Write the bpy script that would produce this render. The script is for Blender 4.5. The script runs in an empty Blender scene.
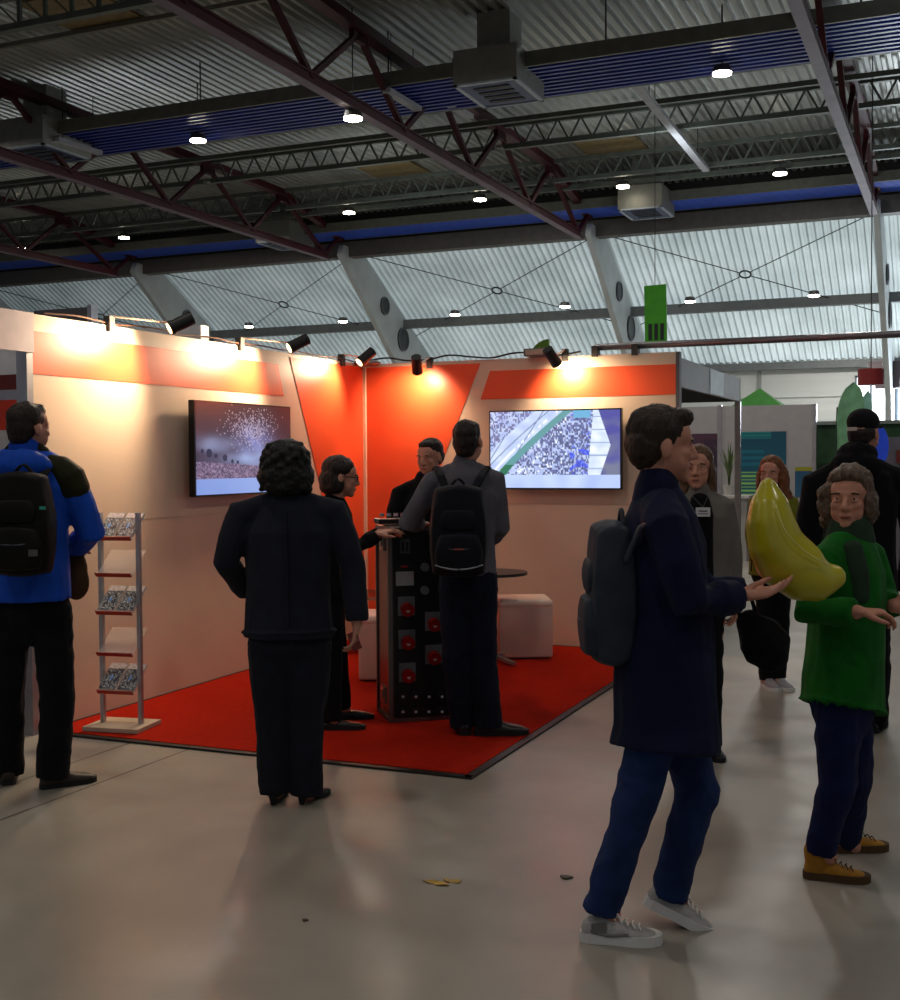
import bpy, bmesh, math, random
from mathutils import Vector, Matrix, noise
V = Vector
random.seed(7)
S = bpy.context.scene
COL = S.collection
PI = math.pi

# ---------------------------------------------------------------- camera
F_PX = 1200.0
CAM = V((0, 0, 1.6))
YAW, PITCH, ROLL = math.radians(23.2), math.radians(-1.9), math.radians(-0.35)
RM = Matrix.Rotation(YAW, 3, 'Z') @ Matrix.Rotation(PI / 2 + PITCH, 3, 'X') @ Matrix.Rotation(ROLL, 3, 'Z')
cd = bpy.data.cameras.new('camera'); co = bpy.data.objects.new('camera', cd); COL.objects.link(co)
co.matrix_world = Matrix.Translation(CAM) @ RM.to_4x4()
cd.sensor_fit = 'VERTICAL'; cd.sensor_height = 36; cd.lens = 36 * F_PX / 1000
cd.clip_end = 300
S.camera = co
A = V((math.cos(YAW), math.sin(YAW), 0))        # horizontal, to the viewer's right
B = V((-math.sin(YAW), math.cos(YAW), 0))       # horizontal, away
UP = V((0, 0, 1))

def ray(x, y):
    return RM @ V(((x - 450) / F_PX, -(y - 500) / F_PX, -1))
def at_depth(x, y, d): return CAM + ray(x, y) * d
def on_z(x, y, z=0.0):
    d = ray(x, y); return CAM + d * ((z - CAM.z) / d.z)
def on_y(x, y, Y):
    d = ray(x, y); return CAM + d * (Y / d.y)
def on_x(x, y, X):
    d = ray(x, y); return CAM + d * (X / d.x)

# ---------------------------------------------------------------- materials
def srgb(c):
    if isinstance(c, str):
        c = [int(c[i:i + 2], 16) / 255 for i in (0, 2, 4)]
    return [(v / 12.92 if v <= .04045 else ((v + .055) / 1.055) ** 2.4) for v in c]
_m = {}
def mat(name, col, rough=.6, metal=0, var=.12, scale=6, bump=0, bscale=60, emit=0, spec=.4, coat=0, stretch=(1, 1, 1), sheen=0, alpha=1, trans=0):
    if name in _m: return _m[name]
    m = bpy.data.materials.new(name); m.use_nodes = True
    nt = m.node_tree; b = nt.nodes['Principled BSDF']; c = srgb(col)
    tc = nt.nodes.new('ShaderNodeTexCoord'); mp = nt.nodes.new('ShaderNodeMapping')
    nt.links.new(tc.outputs['Object'], mp.inputs[0]); mp.inputs['Scale'].default_value = stretch
    n = nt.nodes.new('ShaderNodeTexNoise'); n.inputs['Scale'].default_value = scale; n.inputs['Detail'].default_value = 5
    nt.links.new(mp.outputs[0], n.inputs['Vector'])
    r = nt.nodes.new('ShaderNodeValToRGB')
    r.color_ramp.elements[0].position = .3; r.color_ramp.elements[1].position = .7
    r.color_ramp.elements[0].color = [max(0, v * (1 - var)) for v in c] + [1]
    r.color_ramp.elements[1].color = [min(1, v * (1 + var)) for v in c] + [1]
    nt.links.new(n.outputs['Fac'], r.inputs[0]); nt.links.new(r.outputs[0], b.inputs['Base Color'])
    b.inputs['Roughness'].default_value = rough; b.inputs['Metallic'].default_value = metal
    b.inputs['Specular IOR Level'].default_value = spec; b.inputs['Coat Weight'].default_value = coat
    b.inputs['Sheen Weight'].default_value = sheen
    b.inputs['Alpha'].default_value = alpha; b.inputs['Transmission Weight'].default_value = trans
    if emit:
        nt.links.new(r.outputs[0], b.inputs['Emission Color']); b.inputs['Emission Strength'].default_value = emit
    if bump:
        n2 = nt.nodes.new('ShaderNodeTexNoise'); n2.inputs['Scale'].default_value = bscale; n2.inputs['Detail'].default_value = 4
        nt.links.new(mp.outputs[0], n2.inputs['Vector'])
        bp = nt.nodes.new('ShaderNodeBump'); bp.inputs['Strength'].default_value = bump; bp.inputs['Distance'].default_value = .01
        nt.links.new(n2.outputs['Fac'], bp.inputs['Height']); nt.links.new(bp.outputs[0], b.inputs['Normal'])
    _m[name] = m; return m

def paint_mat(name, emit=0, rough=.5):
    """material reading painted per-vertex colours of a flat sheet"""
    m = bpy.data.materials.new(name); m.use_nodes = True; nt = m.node_tree; b = nt.nodes['Principled BSDF']
    a = nt.nodes.new('ShaderNodeVertexColor'); a.layer_name = 'paint'
    b.inputs['Roughness'].default_value = rough
    if emit:
        b.inputs['Base Color'].default_value = (0.01, 0.01, 0.012, 1)
        nt.links.new(a.outputs[0], b.inputs['Emission Color']); b.inputs['Emission Strength'].default_value = emit
    else:
        nt.links.new(a.outputs[0], b.inputs['Base Color'])
    return m

# ---------------------------------------------------------------- object helpers
def tag(o, label=None, cat=None, group=None, kind=None):
    if label: o['label'] = label
    if cat: o['category'] = cat
    if group: o['group'] = group
    if kind: o['kind'] = kind
    return o
def empty(name, loc, label=None, cat=None, group=None):
    o = bpy.data.objects.new(name, None); COL.objects.link(o); o.location = loc
    o.empty_display_size = .1
    return tag(o, label, cat, group)
def link(name, me, m=None, parent=None, smooth=False):
    o = bpy.data.objects.new(name, me); COL.objects.link(o)
    if m: me.materials.append(m)
    if smooth:
        for p in me.polygons: p.use_smooth = True
    if parent is not None:
        pl = V((0, 0, 0)); q = parent
        while q is not None: pl = pl + q.location; q = q.parent
        me.transform(Matrix.Translation(-pl))
        o.parent = parent
    return o
def build(name, bm, m=None, parent=None, smooth=False, bevel=0):
    """bm in world coordinates"""
    if bevel:
        bmesh.ops.bevel(bm, geom=list(bm.edges), offset=bevel, segments=2, affect='EDGES', profile=.6)
    bmesh.ops.recalc_face_normals(bm, faces=bm.faces)
    me = bpy.data.meshes.new(name); bm.to_mesh(me); bm.free()
    return link(name, me, m, parent, smooth)
def struct(name, bm, m, **k): return tag(build(name, bm, m, **k), kind='structure')
def NB(): return bmesh.new()

def box(bm, c, s, rz=0, M=None):
    """box centred at c of size s"""
    r = bmesh.ops.create_cube(bm, size=1)
    T = Matrix.Translation(c) @ (M.to_4x4() if M else Matrix.Rotation(rz, 4, 'Z')) @ Matrix.Diagonal((s[0], s[1], s[2], 1))
    bmesh.ops.transform(bm, matrix=T, verts=r['verts']); return bm
def box2(bm, p, q): 
    p, q = V(p), V(q); return box(bm, (p + q) / 2, [abs(v) for v in (q - p)])
def bar(bm, p, q, w, h=None, up=UP):
    """rectangular bar from p to q"""
    p, q = V(p), V(q); d = (q - p); L = d.length; d.normalize()
    s = d.cross(up)
    if s.length < 1e-4: s = d.cross(V((1, 0, 0)))
    s.normalize(); u = s.cross(d)
    M = Matrix((s, d, u)).transposed()
    return box(bm, (p + q) / 2, (w, L, h or w), M=M)
def rings(bm, R, close=True):
    """skin successive rings of points"""
    vs = [[bm.verts.new(p) for p in r] for r in R]
    n = len(vs[0])
    for a, b in zip(vs, vs[1:]):
        for i in range(n):
            bm.faces.new((a[i], a[(i + 1) % n], b[(i + 1) % n], b[i]))
    if close:
        bm.faces.new(vs[0][::-1]); bm.faces.new(vs[-1])
    return bm
def frame_of(t, side):
    t = t.normalized(); s = side - t * side.dot(t)
    if s.length < 1e-3:
        s = V((0, 0, 1)) - t * t.z
        if s.length < 1e-3: s = V((1, 0, 0)) - t * t.x
    s.normalize(); return s, t.cross(s)
def tube(bm, pts, rad, side=A, seg=14, cap=True, c0=True, c1=True):
    """tapered tube with elliptic rings; rad: floats or (side, depth)"""
    pts = [V(p) for p in pts]; rad = [(r, r) if not isinstance(r, (tuple, list)) else r for r in rad]
    R = []; n = len(pts)
    for i, p in enumerate(pts):
        t = (pts[min(i + 1, n - 1)] - pts[max(i - 1, 0)])
        s, u = frame_of(t, side)
        def ring(c, k): return [c + s * (math.cos(a) * rad[i][0] * k) + u * (math.sin(a) * rad[i][1] * k) for a in [2 * PI * j / seg for j in range(seg)]]
        td = t.normalized(); rm = min(rad[i])
        if i == 0 and cap and c0: R += [ring(p - td * rm * .9, .35), ring(p - td * rm * .6, .75)]
        R.append(ring(p, 1))
        if i == n - 1 and cap and c1: R += [ring(p + td * rm * .6, .75), ring(p + td * rm * .9, .35)]
    return rings(bm, R)
def curve_tube(bm, pts, r, seg=8, side=A):
    """smooth tube through control points"""
    P = [V(p) for p in pts]; out = []
    for i in range(len(P) - 1):
        p0, p1, p2, p3 = P[max(i - 1, 0)], P[i], P[i + 1], P[min(i + 2, len(P) - 1)]
        for k in range(5):
            t = k / 5
            out.append(.5 * ((2 * p1) + (p2 - p0) * t + (2 * p0 - 5 * p1 + 4 * p2 - p3) * t * t + (3 * p1 - p0 - 3 * p2 + p3) * t ** 3))
    out.append(P[-1])
    return tube(bm, out, [r] * len(out), side, seg, cap=False)
def ell(bm, c, r, X=A, Y=B, Z=UP, seg=16):
    q = bmesh.ops.create_uvsphere(bm, u_segments=seg, v_segments=seg // 2 + 2, radius=1)
    M = Matrix((X.normalized() * r[0], Y.normalized() * r[1], Z.normalized() * r[2])).transposed().to_4x4()
    bmesh.ops.transform(bm, matrix=Matrix.Translation(c) @ M, verts=q['verts']); return bm
def cyl(bm, p, q, r, r2=None, seg=20):
    p, q = V(p), V(q); s, u = frame_of(q - p, V((1, .01, 0)))
    r2 = r if r2 is None else r2
    return rings(bm, [[c + s * math.cos(a) * k + u * math.sin(a) * k for a in [2 * PI * j / seg for j in range(seg)]] for c, k in ((p, r), (q, r2))])
def prism(bm, outline, ext):
    """outline: list of 3D points; ext: extrusion vector"""
    ext = V(ext)
    return rings(bm, [[V(p) for p in outline], [V(p) + ext for p in outline]])

def blob(name, bm, m, parent, voxel=.009, smooth=3, fold=0, fscale=7, fstretch=(1, 1, .45), adapt=0):
    """melt overlapping closed shapes into one continuous skin, with soft folds"""
    bmesh.ops.recalc_face_normals(bm, faces=bm.faces)
    me = bpy.data.meshes.new('t'); bm.to_mesh(me); bm.free()
    o = bpy.data.objects.new('t', me); COL.objects.link(o)
    md = o.modifiers.new('r', 'REMESH'); md.mode = 'VOXEL'; md.voxel_size = voxel; md.adaptivity = adapt
    md = o.modifiers.new('s', 'SMOOTH'); md.factor = .5; md.iterations = smooth
    dg = bpy.context.evaluated_depsgraph_get()
    out = bpy.data.meshes.new_from_object(o.evaluated_get(dg))
    bpy.data.objects.remove(o); bpy.data.meshes.remove(me)
    out.materials.clear(); out.name = name
    if fold:
        nn = [v.normal.copy() for v in out.vertices]; sx, sy, sz = fstretch
        for v, nr in zip(out.vertices, nn):
            c = v.co
            q = V((c.x * sx, c.y * sy, c.z * sz)) * fscale
            d = noise.noise(q) + .5 * noise.noise(q * 2.3 + V((5, 1, 2)))
            r = 1 - abs(noise.noise(q * 1.7 + V((9, 9, 9)))) * 2.2
            v.co = c + nr * fold * (d * .8 + max(0, r) * .5 - .3)
    return link(name, out, m, parent, smooth=True)

def sheet(name, o, u, v, nu, nv, fn, m, parent=None):
    """flat painted sheet: origin o (top-left), u right edge, v down edge; fn(s,t)->srgb 0..1"""
    verts = []; cols = []
    for j in range(nv + 1):
        for i in range(nu + 1):
            s, t = i / nu, j / nv; verts.append(o + u * s + v * t); cols.append(srgb(fn(s, t)) + [1])
    faces = [(j * (nu + 1) + i, (j + 1) * (nu + 1) + i, (j + 1) * (nu + 1) + i + 1, j * (nu + 1) + i + 1) for j in range(nv) for i in range(nu)]
    me = bpy.data.meshes.new(name); me.from_pydata(verts, [], faces)
    at = me.color_attributes.new('paint', 'FLOAT_COLOR', 'POINT')
    for i, c in enumerate(cols): at.data[i].color = c
    return link(name, me, m, parent)
def mix(a, b, t): t = max(0, min(1, t)); return [x + (y - x) * t for x, y in zip(a, b)]
def nz(x, y, s=0): return noise.noise(V((x, y, s)))
def copy_tree(o, parent=None, loc=None):
    c = o.copy(); COL.objects.link(c)
    if parent is not None: c.parent = parent
    if loc is not None: c.location = loc
    for ch in [x for x in o.children]: copy_tree(ch, c)
    return c

#==================================================================== SETTING
CX, CY = -5.01, 9.72          # inner corner of the booth
WH = 2.47                     # height of its walls
XR = -2.16                    # free end of the back wall
# floor -------------------------------------------------------------
fm = bpy.data.materials.new('sealed_concrete'); fm.use_nodes = True
nt = fm.node_tree; b = nt.nodes['Principled BSDF']
tc = nt.nodes.new('ShaderNodeTexCoord')
def tex(scale, detail=6, dist=0):
    n = nt.nodes.new('ShaderNodeTexNoise'); n.inputs['Scale'].default_value = scale; n.inputs['Detail'].default_value = detail
    n.inputs['Distortion'].default_value = dist; nt.links.new(tc.outputs['Object'], n.inputs['Vector']); return n
def ramp(src, a, c, p0=.3, p1=.7):
    r = nt.nodes.new('ShaderNodeValToRGB'); r.color_ramp.elements[0].position = p0; r.color_ramp.elements[1].position = p1
    r.color_ramp.elements[0].color = a; r.color_ramp.elements[1].color = c; nt.links.new(src, r.inputs[0]); return r
base = ramp(tex(.9, 8, .6).outputs['Fac'], srgb('868076') + [1], srgb('9c958a') + [1])
spots = ramp(tex(3.5, 8).outputs['Fac'], (.86, .83, .8, 1), (1, 1, 1, 1), .3, .55)
mx = nt.nodes.new('ShaderNodeMix'); mx.data_type = 'RGBA'; mx.blend_type = 'MULTIPLY'; mx.inputs[0].default_value = .2
nt.links.new(base.outputs[0], mx.inputs[6]); nt.links.new(spots.outputs[0], mx.inputs[7])
sep = nt.nodes.new('ShaderNodeSeparateXYZ'); nt.links.new(tc.outputs['Object'], sep.inputs[0])
def mth(op, a, bb):
    n = nt.nodes.new('ShaderNodeMath'); n.operation = op
    for i, x in enumerate((a, bb)):
        if x is None: continue
        if isinstance(x, (int, float)): n.inputs[i].default_value = x
        else: nt.links.new(x, n.inputs[i])
    return n.outputs[0]
def joint(x0): return mth('LESS_THAN', mth('ABSOLUTE', mth('ADD', sep.outputs[0], -x0), None), .006)
j = mth('MAXIMUM', joint(-3.96), joint(-4.36)); j = mth('MULTIPLY', j, mth('GREATER_THAN', sep.outputs[1], 3.2))
mj = nt.nodes.new('ShaderNodeMix'); mj.data_type = 'RGBA'; nt.links.new(j, mj.inputs[0])
nt.links.new(mx.outputs[2], mj.inputs[6]); mj.inputs[7].default_value = (.03, .027, .025, 1)
nt.links.new(mj.outputs[2], b.inputs['Base Color'])
rr = ramp(tex(3, 4).outputs['Fac'], (.33, .33, .33, 1), (.46, .46, .46, 1)); nt.links.new(rr.outputs[0], b.inputs['Roughness'])
b.inputs['Specular IOR Level'].default_value = .5
bm = NB(); box2(bm, (-45, -8, -.1), (16, 45, 0)); struct('floor', bm, fm)

# roof deck: corrugated sheet, ribs running away from the viewer -------
deck_m = mat('galvanised_deck', '9d9e98', rough=.36, metal=.5, var=.3, scale=.7, stretch=(1, .15, 1))
eave_m = bpy.data.materials.new('translucent_sheet'); eave_m.use_nodes = True
n2 = eave_m.node_tree; n2.nodes.remove(n2.nodes['Principled BSDF'])
df = n2.nodes.new('ShaderNodeBsdfDiffuse'); tl = n2.nodes.new('ShaderNodeBsdfTranslucent'); ms = n2.nodes.new('ShaderNodeMixShader')
tcx = n2.nodes.new('ShaderNodeTexCoord'); nn = n2.nodes.new('ShaderNodeTexNoise'); nn.inputs['Scale'].default_value = .5; nn.inputs['Detail'].default_value = 8
n2.links.new(tcx.outputs['Object'], nn.inputs['Vector'])
rp = n2.nodes.new('ShaderNodeValToRGB'); rp.color_ramp.elements[0].color = (.42, .46, .45, 1); rp.color_ramp.elements[1].color = (.66, .7, .69, 1)
rp.color_ramp.elements[0].position = .3; rp.color_ramp.elements[1].position = .7
n2.links.new(nn.outputs['Fac'], rp.inputs[0])
for s_ in (df, tl): n2.links.new(rp.outputs[0], s_.inputs[0])
ms.inputs[0].default_value = .55; n2.links.new(df.outputs[0], ms.inputs[1]); n2.links.new(tl.outputs[0], ms.inputs[2])
n2.links.new(ms.outputs[0], n2.nodes['Material Output'].inputs[0])

def corrugated(x0, x1, path, pitch, h):
    """profile across X swept along path (list of (y,z)); trapezoid ribs"""
    bm = NB(); prof = []; x = x0
    while x < x1:
        prof += [(x, 0), (x + pitch * .35, 0), (x + pitch * .5, h), (x + pitch * .85, h)]; x += pitch
    rows = [[bm.verts.new((px, y, z + pz)) for px, pz in prof] for y, z in path]
    for a, c in zip(rows, rows[1:]):
        for i in range(len(prof) - 1): bm.faces.new((a[i], a[i + 1], c[i + 1], c[i]))
    return bm
struct('ceiling', corrugated(-45, 14, [(-6, 9.25), (33.4, 9.25)], .21, .08), deck_m)
EAVE = [(33.1, 8.15), (39.4, 4.62)]
struct('ceiling_eave', corrugated(-45, 12, EAVE, .21, .07), eave_m)
# riser between deck and eave, far wall
dark = mat('dark_paint', '23221f', rough=.6)
bm = NB(); box2(bm, (-45, 33.35, 8.2), (14, 33.5, 9.4)); struct('wall_clerestory', bm, dark)
wall_far_m = mat('white_panel_wall', 'c9cdcb', rough=.6, var=.06, scale=1, stretch=(.2, 1, 6))
bm = NB()
box2(bm, (-45, 39.4, 0), (-3.15, 39.6, 4.75))
box2(bm, (-3.15, 39.4, 4.15), (5, 39.6, 4.75)); box2(bm, (-3.15, 39.4, 0), (5, 39.6, 1.0)); box2(bm, (5, 39.4, 0), (12, 39.6, 4.75))
struct('wall_far', bm, wall_far_m)
bm = NB()
for z in (1.9, 2.7, 3.5): box2(bm, (-45, 39.37, z), (-3.2, 39.4, z + .03))
box2(bm, (-6.1, 39.33, 2.2), (-6.0, 39.4, 4.6)); struct('trim_1', bm, mat('grey_trim', '8d9290'))
daylight = mat('daylight_pane', 'f4f8fa', emit=2.6, var=.02)
for i, (a, c) in enumerate([(-3.15, -2.2), (-1.95, -.2), (0, 1.8), (2, 5)]):
    bm = NB(); box2(bm, (a + .06, 39.45, 1.06), (c - .06, 39.47, 4.1)); w = struct('window_%d' % (i + 1), bm, daylight)
    bm = NB()
    for X in (a + .03, (a + c) / 2, c - .03): box2(bm, (X - .03, 39.38, 1), (X + .03, 39.5, 4.15))
    for Z in (1.03, 2.5, 4.12): box2(bm, (a, 39.38, Z - .03), (c, 39.5, Z + .03))
    build('window_frame', bm, mat('window_frame_paint', '6d7a85'), w)

#---- eave frames (columns with round holes), made as filled outlines
col_m = mat('pale_steel_paint', 'a6abac', rough=.5, var=.08, scale=2)
def frame_mesh():
    cu = bpy.data.curves.new('c', 'CURVE'); cu.dimensions = '2D'; cu.fill_mode = 'BOTH'; cu.extrude = .07; cu.bevel_depth = .012
    def sp(pts):
        s = cu.splines.new('POLY'); s.points.add(len(pts) - 1); s.use_cyclic_u = True
        for q, (x, y) in zip(s.points, pts): q.co = (x, y, 0, 1)
    sp([(31.85, 7.75), (32.0, 8.05), (33.2, 8.02), (39.3, 4.6), (39.3, 0), (38.5, 0), (37.4, 3.3), (35.4, 4.95)])
    for cx, cy, r in ((34.7, 6.55, .30), (36.05, 5.6, .40)):
        sp([(cx + r * math.cos(t * PI / 12), cy + r * math.sin(t * PI / 12)) for t in range(24)])
    o = bpy.data.objects.new('c', cu); COL.objects.link(o)
    me = bpy.data.meshes.new_from_object(o.evaluated_get(bpy.context.evaluated_depsgraph_get()))
    bpy.data.objects.remove(o)
    me.transform(Matrix(((0, 0, 1, 0), (1, 0, 0, 0), (0, 1, 0, 0), (0, 0, 0, 1))))
    me.materials.clear(); me.materials.append(col_m); return me
fmesh = frame_mesh()
TX = [-32.4, -24.8, -17.2, -9.5, -2.06, 5.5]
names = {-32.4: 'grey slanted roof frame with round holes, beyond the left edge of the booth',
         -24.8: 'grey slanted roof frame with round holes above the person in the blue jacket',
         -17.2: 'grey slanted roof frame with round holes rising behind the booth corner',
         -9.5: 'grey slanted roof frame with round holes beside the green hanging banner',
         -2.06: 'grey roof frame at the right, seen nearly edge-on beside the bright windows',
         5.5: 'grey slanted roof frame outside the right edge'}
for x in TX[:5]:
    o = bpy.data.objects.new('roof_frame', fmesh); COL.objects.link(o); o.location = (x, 0, 0)
    tag(o, names[x], 'roof frame', 'slanted roof frames along the far wall')
    for cy, cz, r in ((34.7, 6.55, .27), (36.05, 5.6, .37)):  # black cylinders added in the holes so that they look dark
        bm = NB(); cyl(bm, (x - .10, cy, cz), (x + .12, cy, cz), r * .98, seg=28); vt = build('hole_plug', bm, mat('hole_plug_black', '1a1b1c', rough=.5), o)
        bm = NB(); P_ = [V((x + .12, cy + math.cos(a) * r, cz + math.sin(a) * r)) for a in [2 * PI * i / 28 for i in range(29)]]; tube(bm, P_, [.028] * 29, side=V((1, 0, 0)), seg=6, cap=False); build('rim', bm, joint_m if False else mat('hole_rim', '53575a', rough=.4), vt)
# long beams of the eave
bm = NB(); box2(bm, (-45, 32.3, 7.75), (12, 32.7, 8.2)); struct('beam_eave_top', bm, mat('brown_grey_steel', '55504a', rough=.5))
bm = NB(); box2(bm, (-45, 36.1, 5.98), (12, 36.4, 6.26)); struct('beam_eave_middle', bm, mat('mid_grey_steel', '6a6e6f', rough=.5))
bm = NB(); box2(bm, (-45, 39.0, 4.4), (12, 39.3, 4.62)); struct('beam_eave_foot', bm, mat('mid_grey_steel', '6a6e6f'))
# tie rods with ring in each bay
rod_m = mat('dark_rod', '2b2d2e', rough=.4, metal=.5)
def eave_pt(x, t): 
    y = EAVE[0][0] + (EAVE[1][0] - EAVE[0][0]) * t; z = EAVE[0][1] + (EAVE[1][1] - EAVE[0][1]) * t
    return V((x, y - .05, z - .25))
bay_names = ['over the left end of the booth', 'above the left wall of the booth', 'above the booth corner', 'right of the green hanging banner']
for k, (x0, x1) in enumerate(zip(TX[:4], TX[1:5])):
    c = eave_pt((x0 + x1) / 2, .3)
    root = empty('tie_rod_cross', c, 'thin crossed tie rods with a small ring, ' + bay_names[k], 'tie rod', 'crossed tie rods under the slanted eave')
    rr_ = .16
    for sx, t in ((x0 + .2, 0), (x1 - .2, 0), (x0 + .2, .6), (x1 - .2, .6)):
        e = eave_pt(sx, t); d = (e - c).normalized(); bm = NB(); cyl(bm, c + d * rr_, e, .014, seg=6); build('rod', bm, rod_m, root)
    bm = NB(); nrm = V((0, .5, .87)).normalized(); u = V((1, 0, 0)); w = nrm.cross(u)
    P = [c + (u * math.cos(a) + w * math.sin(a)) * rr_ for a in [2 * PI * i / 24 for i in range(24)]]
    tube(bm, P + [P[0]], [.025] * 25, side=nrm, seg=6, cap=False); build('ring', bm, rod_m, root, smooth=True)

#---- roof trusses -------------------------------------------------------
truss_m = mat('oxblood_paint', '3a0f18', rough=.5, var=.3, scale=3, spec=.25)
flange_m = mat('lilac_lit_flange', '6b5c6a', rough=.55, var=.2, scale=2)  # paler lilac: light on the chord underside put into the flange colour
def make_truss(x):
    root = empty('roof_truss', (x, 31, 7.5)); ZB, ZT = 7.55, 8.85
    bm = NB(); box2(bm, (x - .095, -6, ZB - .05), (x + .095, 31.1, ZB + .0)); box2(bm, (x - .03, -6, ZB), (x + .03, 31.1, ZB + .15)); box2(bm, (x - .08, -6, ZB + .12), (x + .08, 31.1, ZB + .15))
    build('bottom_chord', bm, truss_m, root)
    bm = NB(); box2(bm, (x - .09, -6, ZB - .058), (x + .09, 31.05, ZB - .05)); build('bottom_flange', bm, flange_m, root)
    bm = NB(); box2(bm, (x - .12, -6, ZT), (x + .12, 28.6, ZT + .17)); bar(bm, (x, 28.5, ZT + .1), (x, 32, 8.25), .2, .17); build('top_chord', bm, truss_m, root)
    tops = [31.8, 28.6, 25.1, 21.75, 18.35, 15.0, 11.6, 8.2, 4.8]
    bots = [30.95, 27.05, 23.5, 20.1, 16.7, 13.3, 9.9, 6.5]
    def T(i): return V((x, tops[i], ZT if i else 8.25))
    for i, yb in enumerate(bots):
        for tt in (T(i), T(i + 1)):
            bm = NB(); bar(bm, (x, yb, ZB + .1), tt, .10, .09); build('brace', bm, truss_m, root)
    for i in range(1, 9):
        bm = NB(); box2(bm, (x - .05, tops[i] - .25, ZT - .16), (x + .05, tops[i] + .25, ZT + .02)); build('gusset_plate', bm, truss_m, root)
    return root
tr_lab = {-24.8: 'dark red steel roof truss crossing the far left of the roof',
          -17.2: 'dark red steel roof truss ending above the left wall spotlights',
          -9.5: 'dark red steel roof truss crossing the middle of the roof',
          -2.06: 'dark red steel roof truss at the right, seen nearly end-on'}
t0 = make_truss(-17.2); trs = {-17.2: t0}
for x in (-24.8, -9.5, -2.06): trs[x] = copy_tree(t0, loc=(x, 31, 7.5))
for x, o in trs.items(): tag(o, tr_lab[x], 'roof truss', 'dark red roof trusses')

#---- lattice joists along X --------------------------------------------
joist_m = mat('grey_green_steel', '5a5f58', rough=.45, metal=.3, var=.2, scale=4)
def make_joist(y, x0, x1, zt=8.98, dz=.48, style='w'):
    root = empty('lattice_joist', ((x0 + x1) / 2, y, zt - dz))
    bm = NB(); box2(bm, (x0, y - .05, zt - .05), (x1, y + .05, zt + .05)); build('upper_chord', bm, joist_m, root)
    bm = NB(); box2(bm, (x0, y - .06, zt - dz - .05), (x1, y + .06, zt - dz + .05)); build('lower_chord', bm, joist_m, root)
    bm = NB(); x = x0 + .2; p = .52
    while x + p < x1:
        if style == 'w': bar(bm, (x, y, zt), (x + p / 2, y, zt - dz), .04); bar(bm, (x + p / 2, y, zt - dz), (x + p, y, zt), .04)
        else: bar(bm, (x, y, zt), (x, y, zt - dz), .06); bar(bm, (x + p, y, zt - dz), (x, y, zt), .025)
        x += p
    build('web_bars', bm, joist_m, root); return root
spans = [(-32.4, -24.8, 'far left bay'), (-24.8, -17.2, 'left bay'), (-17.2, -9.5, 'middle bay'), (-9.5, -2.06, 'right bay'), (-2.06, 5.5, 'bay beyond right truss')]
rows = [(11.6, 'row nearest overhead'), (15.0, 'row before the near blue duct'), (25.1, 'row midway between the blue ducts'), (28.6, 'row before the far blue duct')]
for y, rn in rows:
    for x0, x1, sn in spans:
        if y < 16 and x1 < -17.3: continue
        if y < 16 and x0 > -3: continue
        tag(make_joist(y, x0 + .1, x1 - .1, style='v' if y < 16 else 'w'), 'grey steel lattice joist, %s, %s' % (rn, sn), 'roof joist', 'lattice joists under the roof deck')
# thin purlins and conduits under deck
pur_m = mat('pale_conduit', '77776f', rough=.4, metal=.5)
for y, z, r, nm, lab in [(17.0, 9.12, .04, 'purlin', 'thin pale purlin in front of the near blue duct'), (22.9, 9.12, .045, 'purlin', 'thin pale purlin just behind the near blue duct'),
                (24.0, 8.75, .05, 'conduit_pipe', 'dark pipe running below the deck behind the near blue duct'), (26.6, 8.95, .04, 'purlin', 'thin pale purlin behind the middle row of joists'),
                (29.9, 8.6, .06, 'conduit_pipe', 'dark pipe just in front of the far blue duct'), (30.4, 8.95, .05, 'purlin', 'thin purlin above the far blue duct')]:
    bm = NB(); box2(bm, (-32, y - r, z - r), (6, y + r, z + r)); tag(build(nm, bm, pur_m if nm == 'purlin' else joist_m), lab, nm.replace('_', ' '))
# fluorescent tubes, off
tube_m = mat('white_tube_housing', '9a9aa0', rough=.4)
tl_pos = []
for k, (x, y, lab) in enumerate([(-11.3, 18.6, 'hung in front of the near blue duct, middle of the roof'), (-18.9, 18.4, 'hung in front of the near blue duct, left of the roof'),
                                 (-6.2, 24.2, 'running away between the joists of the right bay')]):
    pass
def hang_tube(p, q, lab):
    root = empty('tube_light', p); p, q = V(p), V(q)
    bm = NB(); bar(bm, p, q, .16, .08); build('housing', bm, tube_m, root)
    for c in (p.lerp(q, .15), p.lerp(q, .85)):
        bm = NB(); cyl(bm, c, (c.x, c.y, 9.2), .01, seg=6); build('hanger', bm, rod_m, root)
    tag(root, lab, 'light fixture', 'unlit tube lights hung under the roof')
def tube_px(x0, y0, x1, y1, z, lab): hang_tube(on_z(x0, y0, z), on_z(x1, y1, z), lab)
tube_px(386, 90, 418, 109, 8.15, 'unlit white tube light hung in front of the middle of the near blue duct')
tube_px(56, 139, 100, 153, 8.1, 'unlit white tube light hung before the left part of the near blue duct')
tube_px(450, 104, 470, 117, 8.3, 'unlit white tube light below the near air diffuser box')
tube_px(636, 84, 706, 170, 8.3, 'long thin white tube light in the roof bay right of the diffuser boxes')

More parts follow.
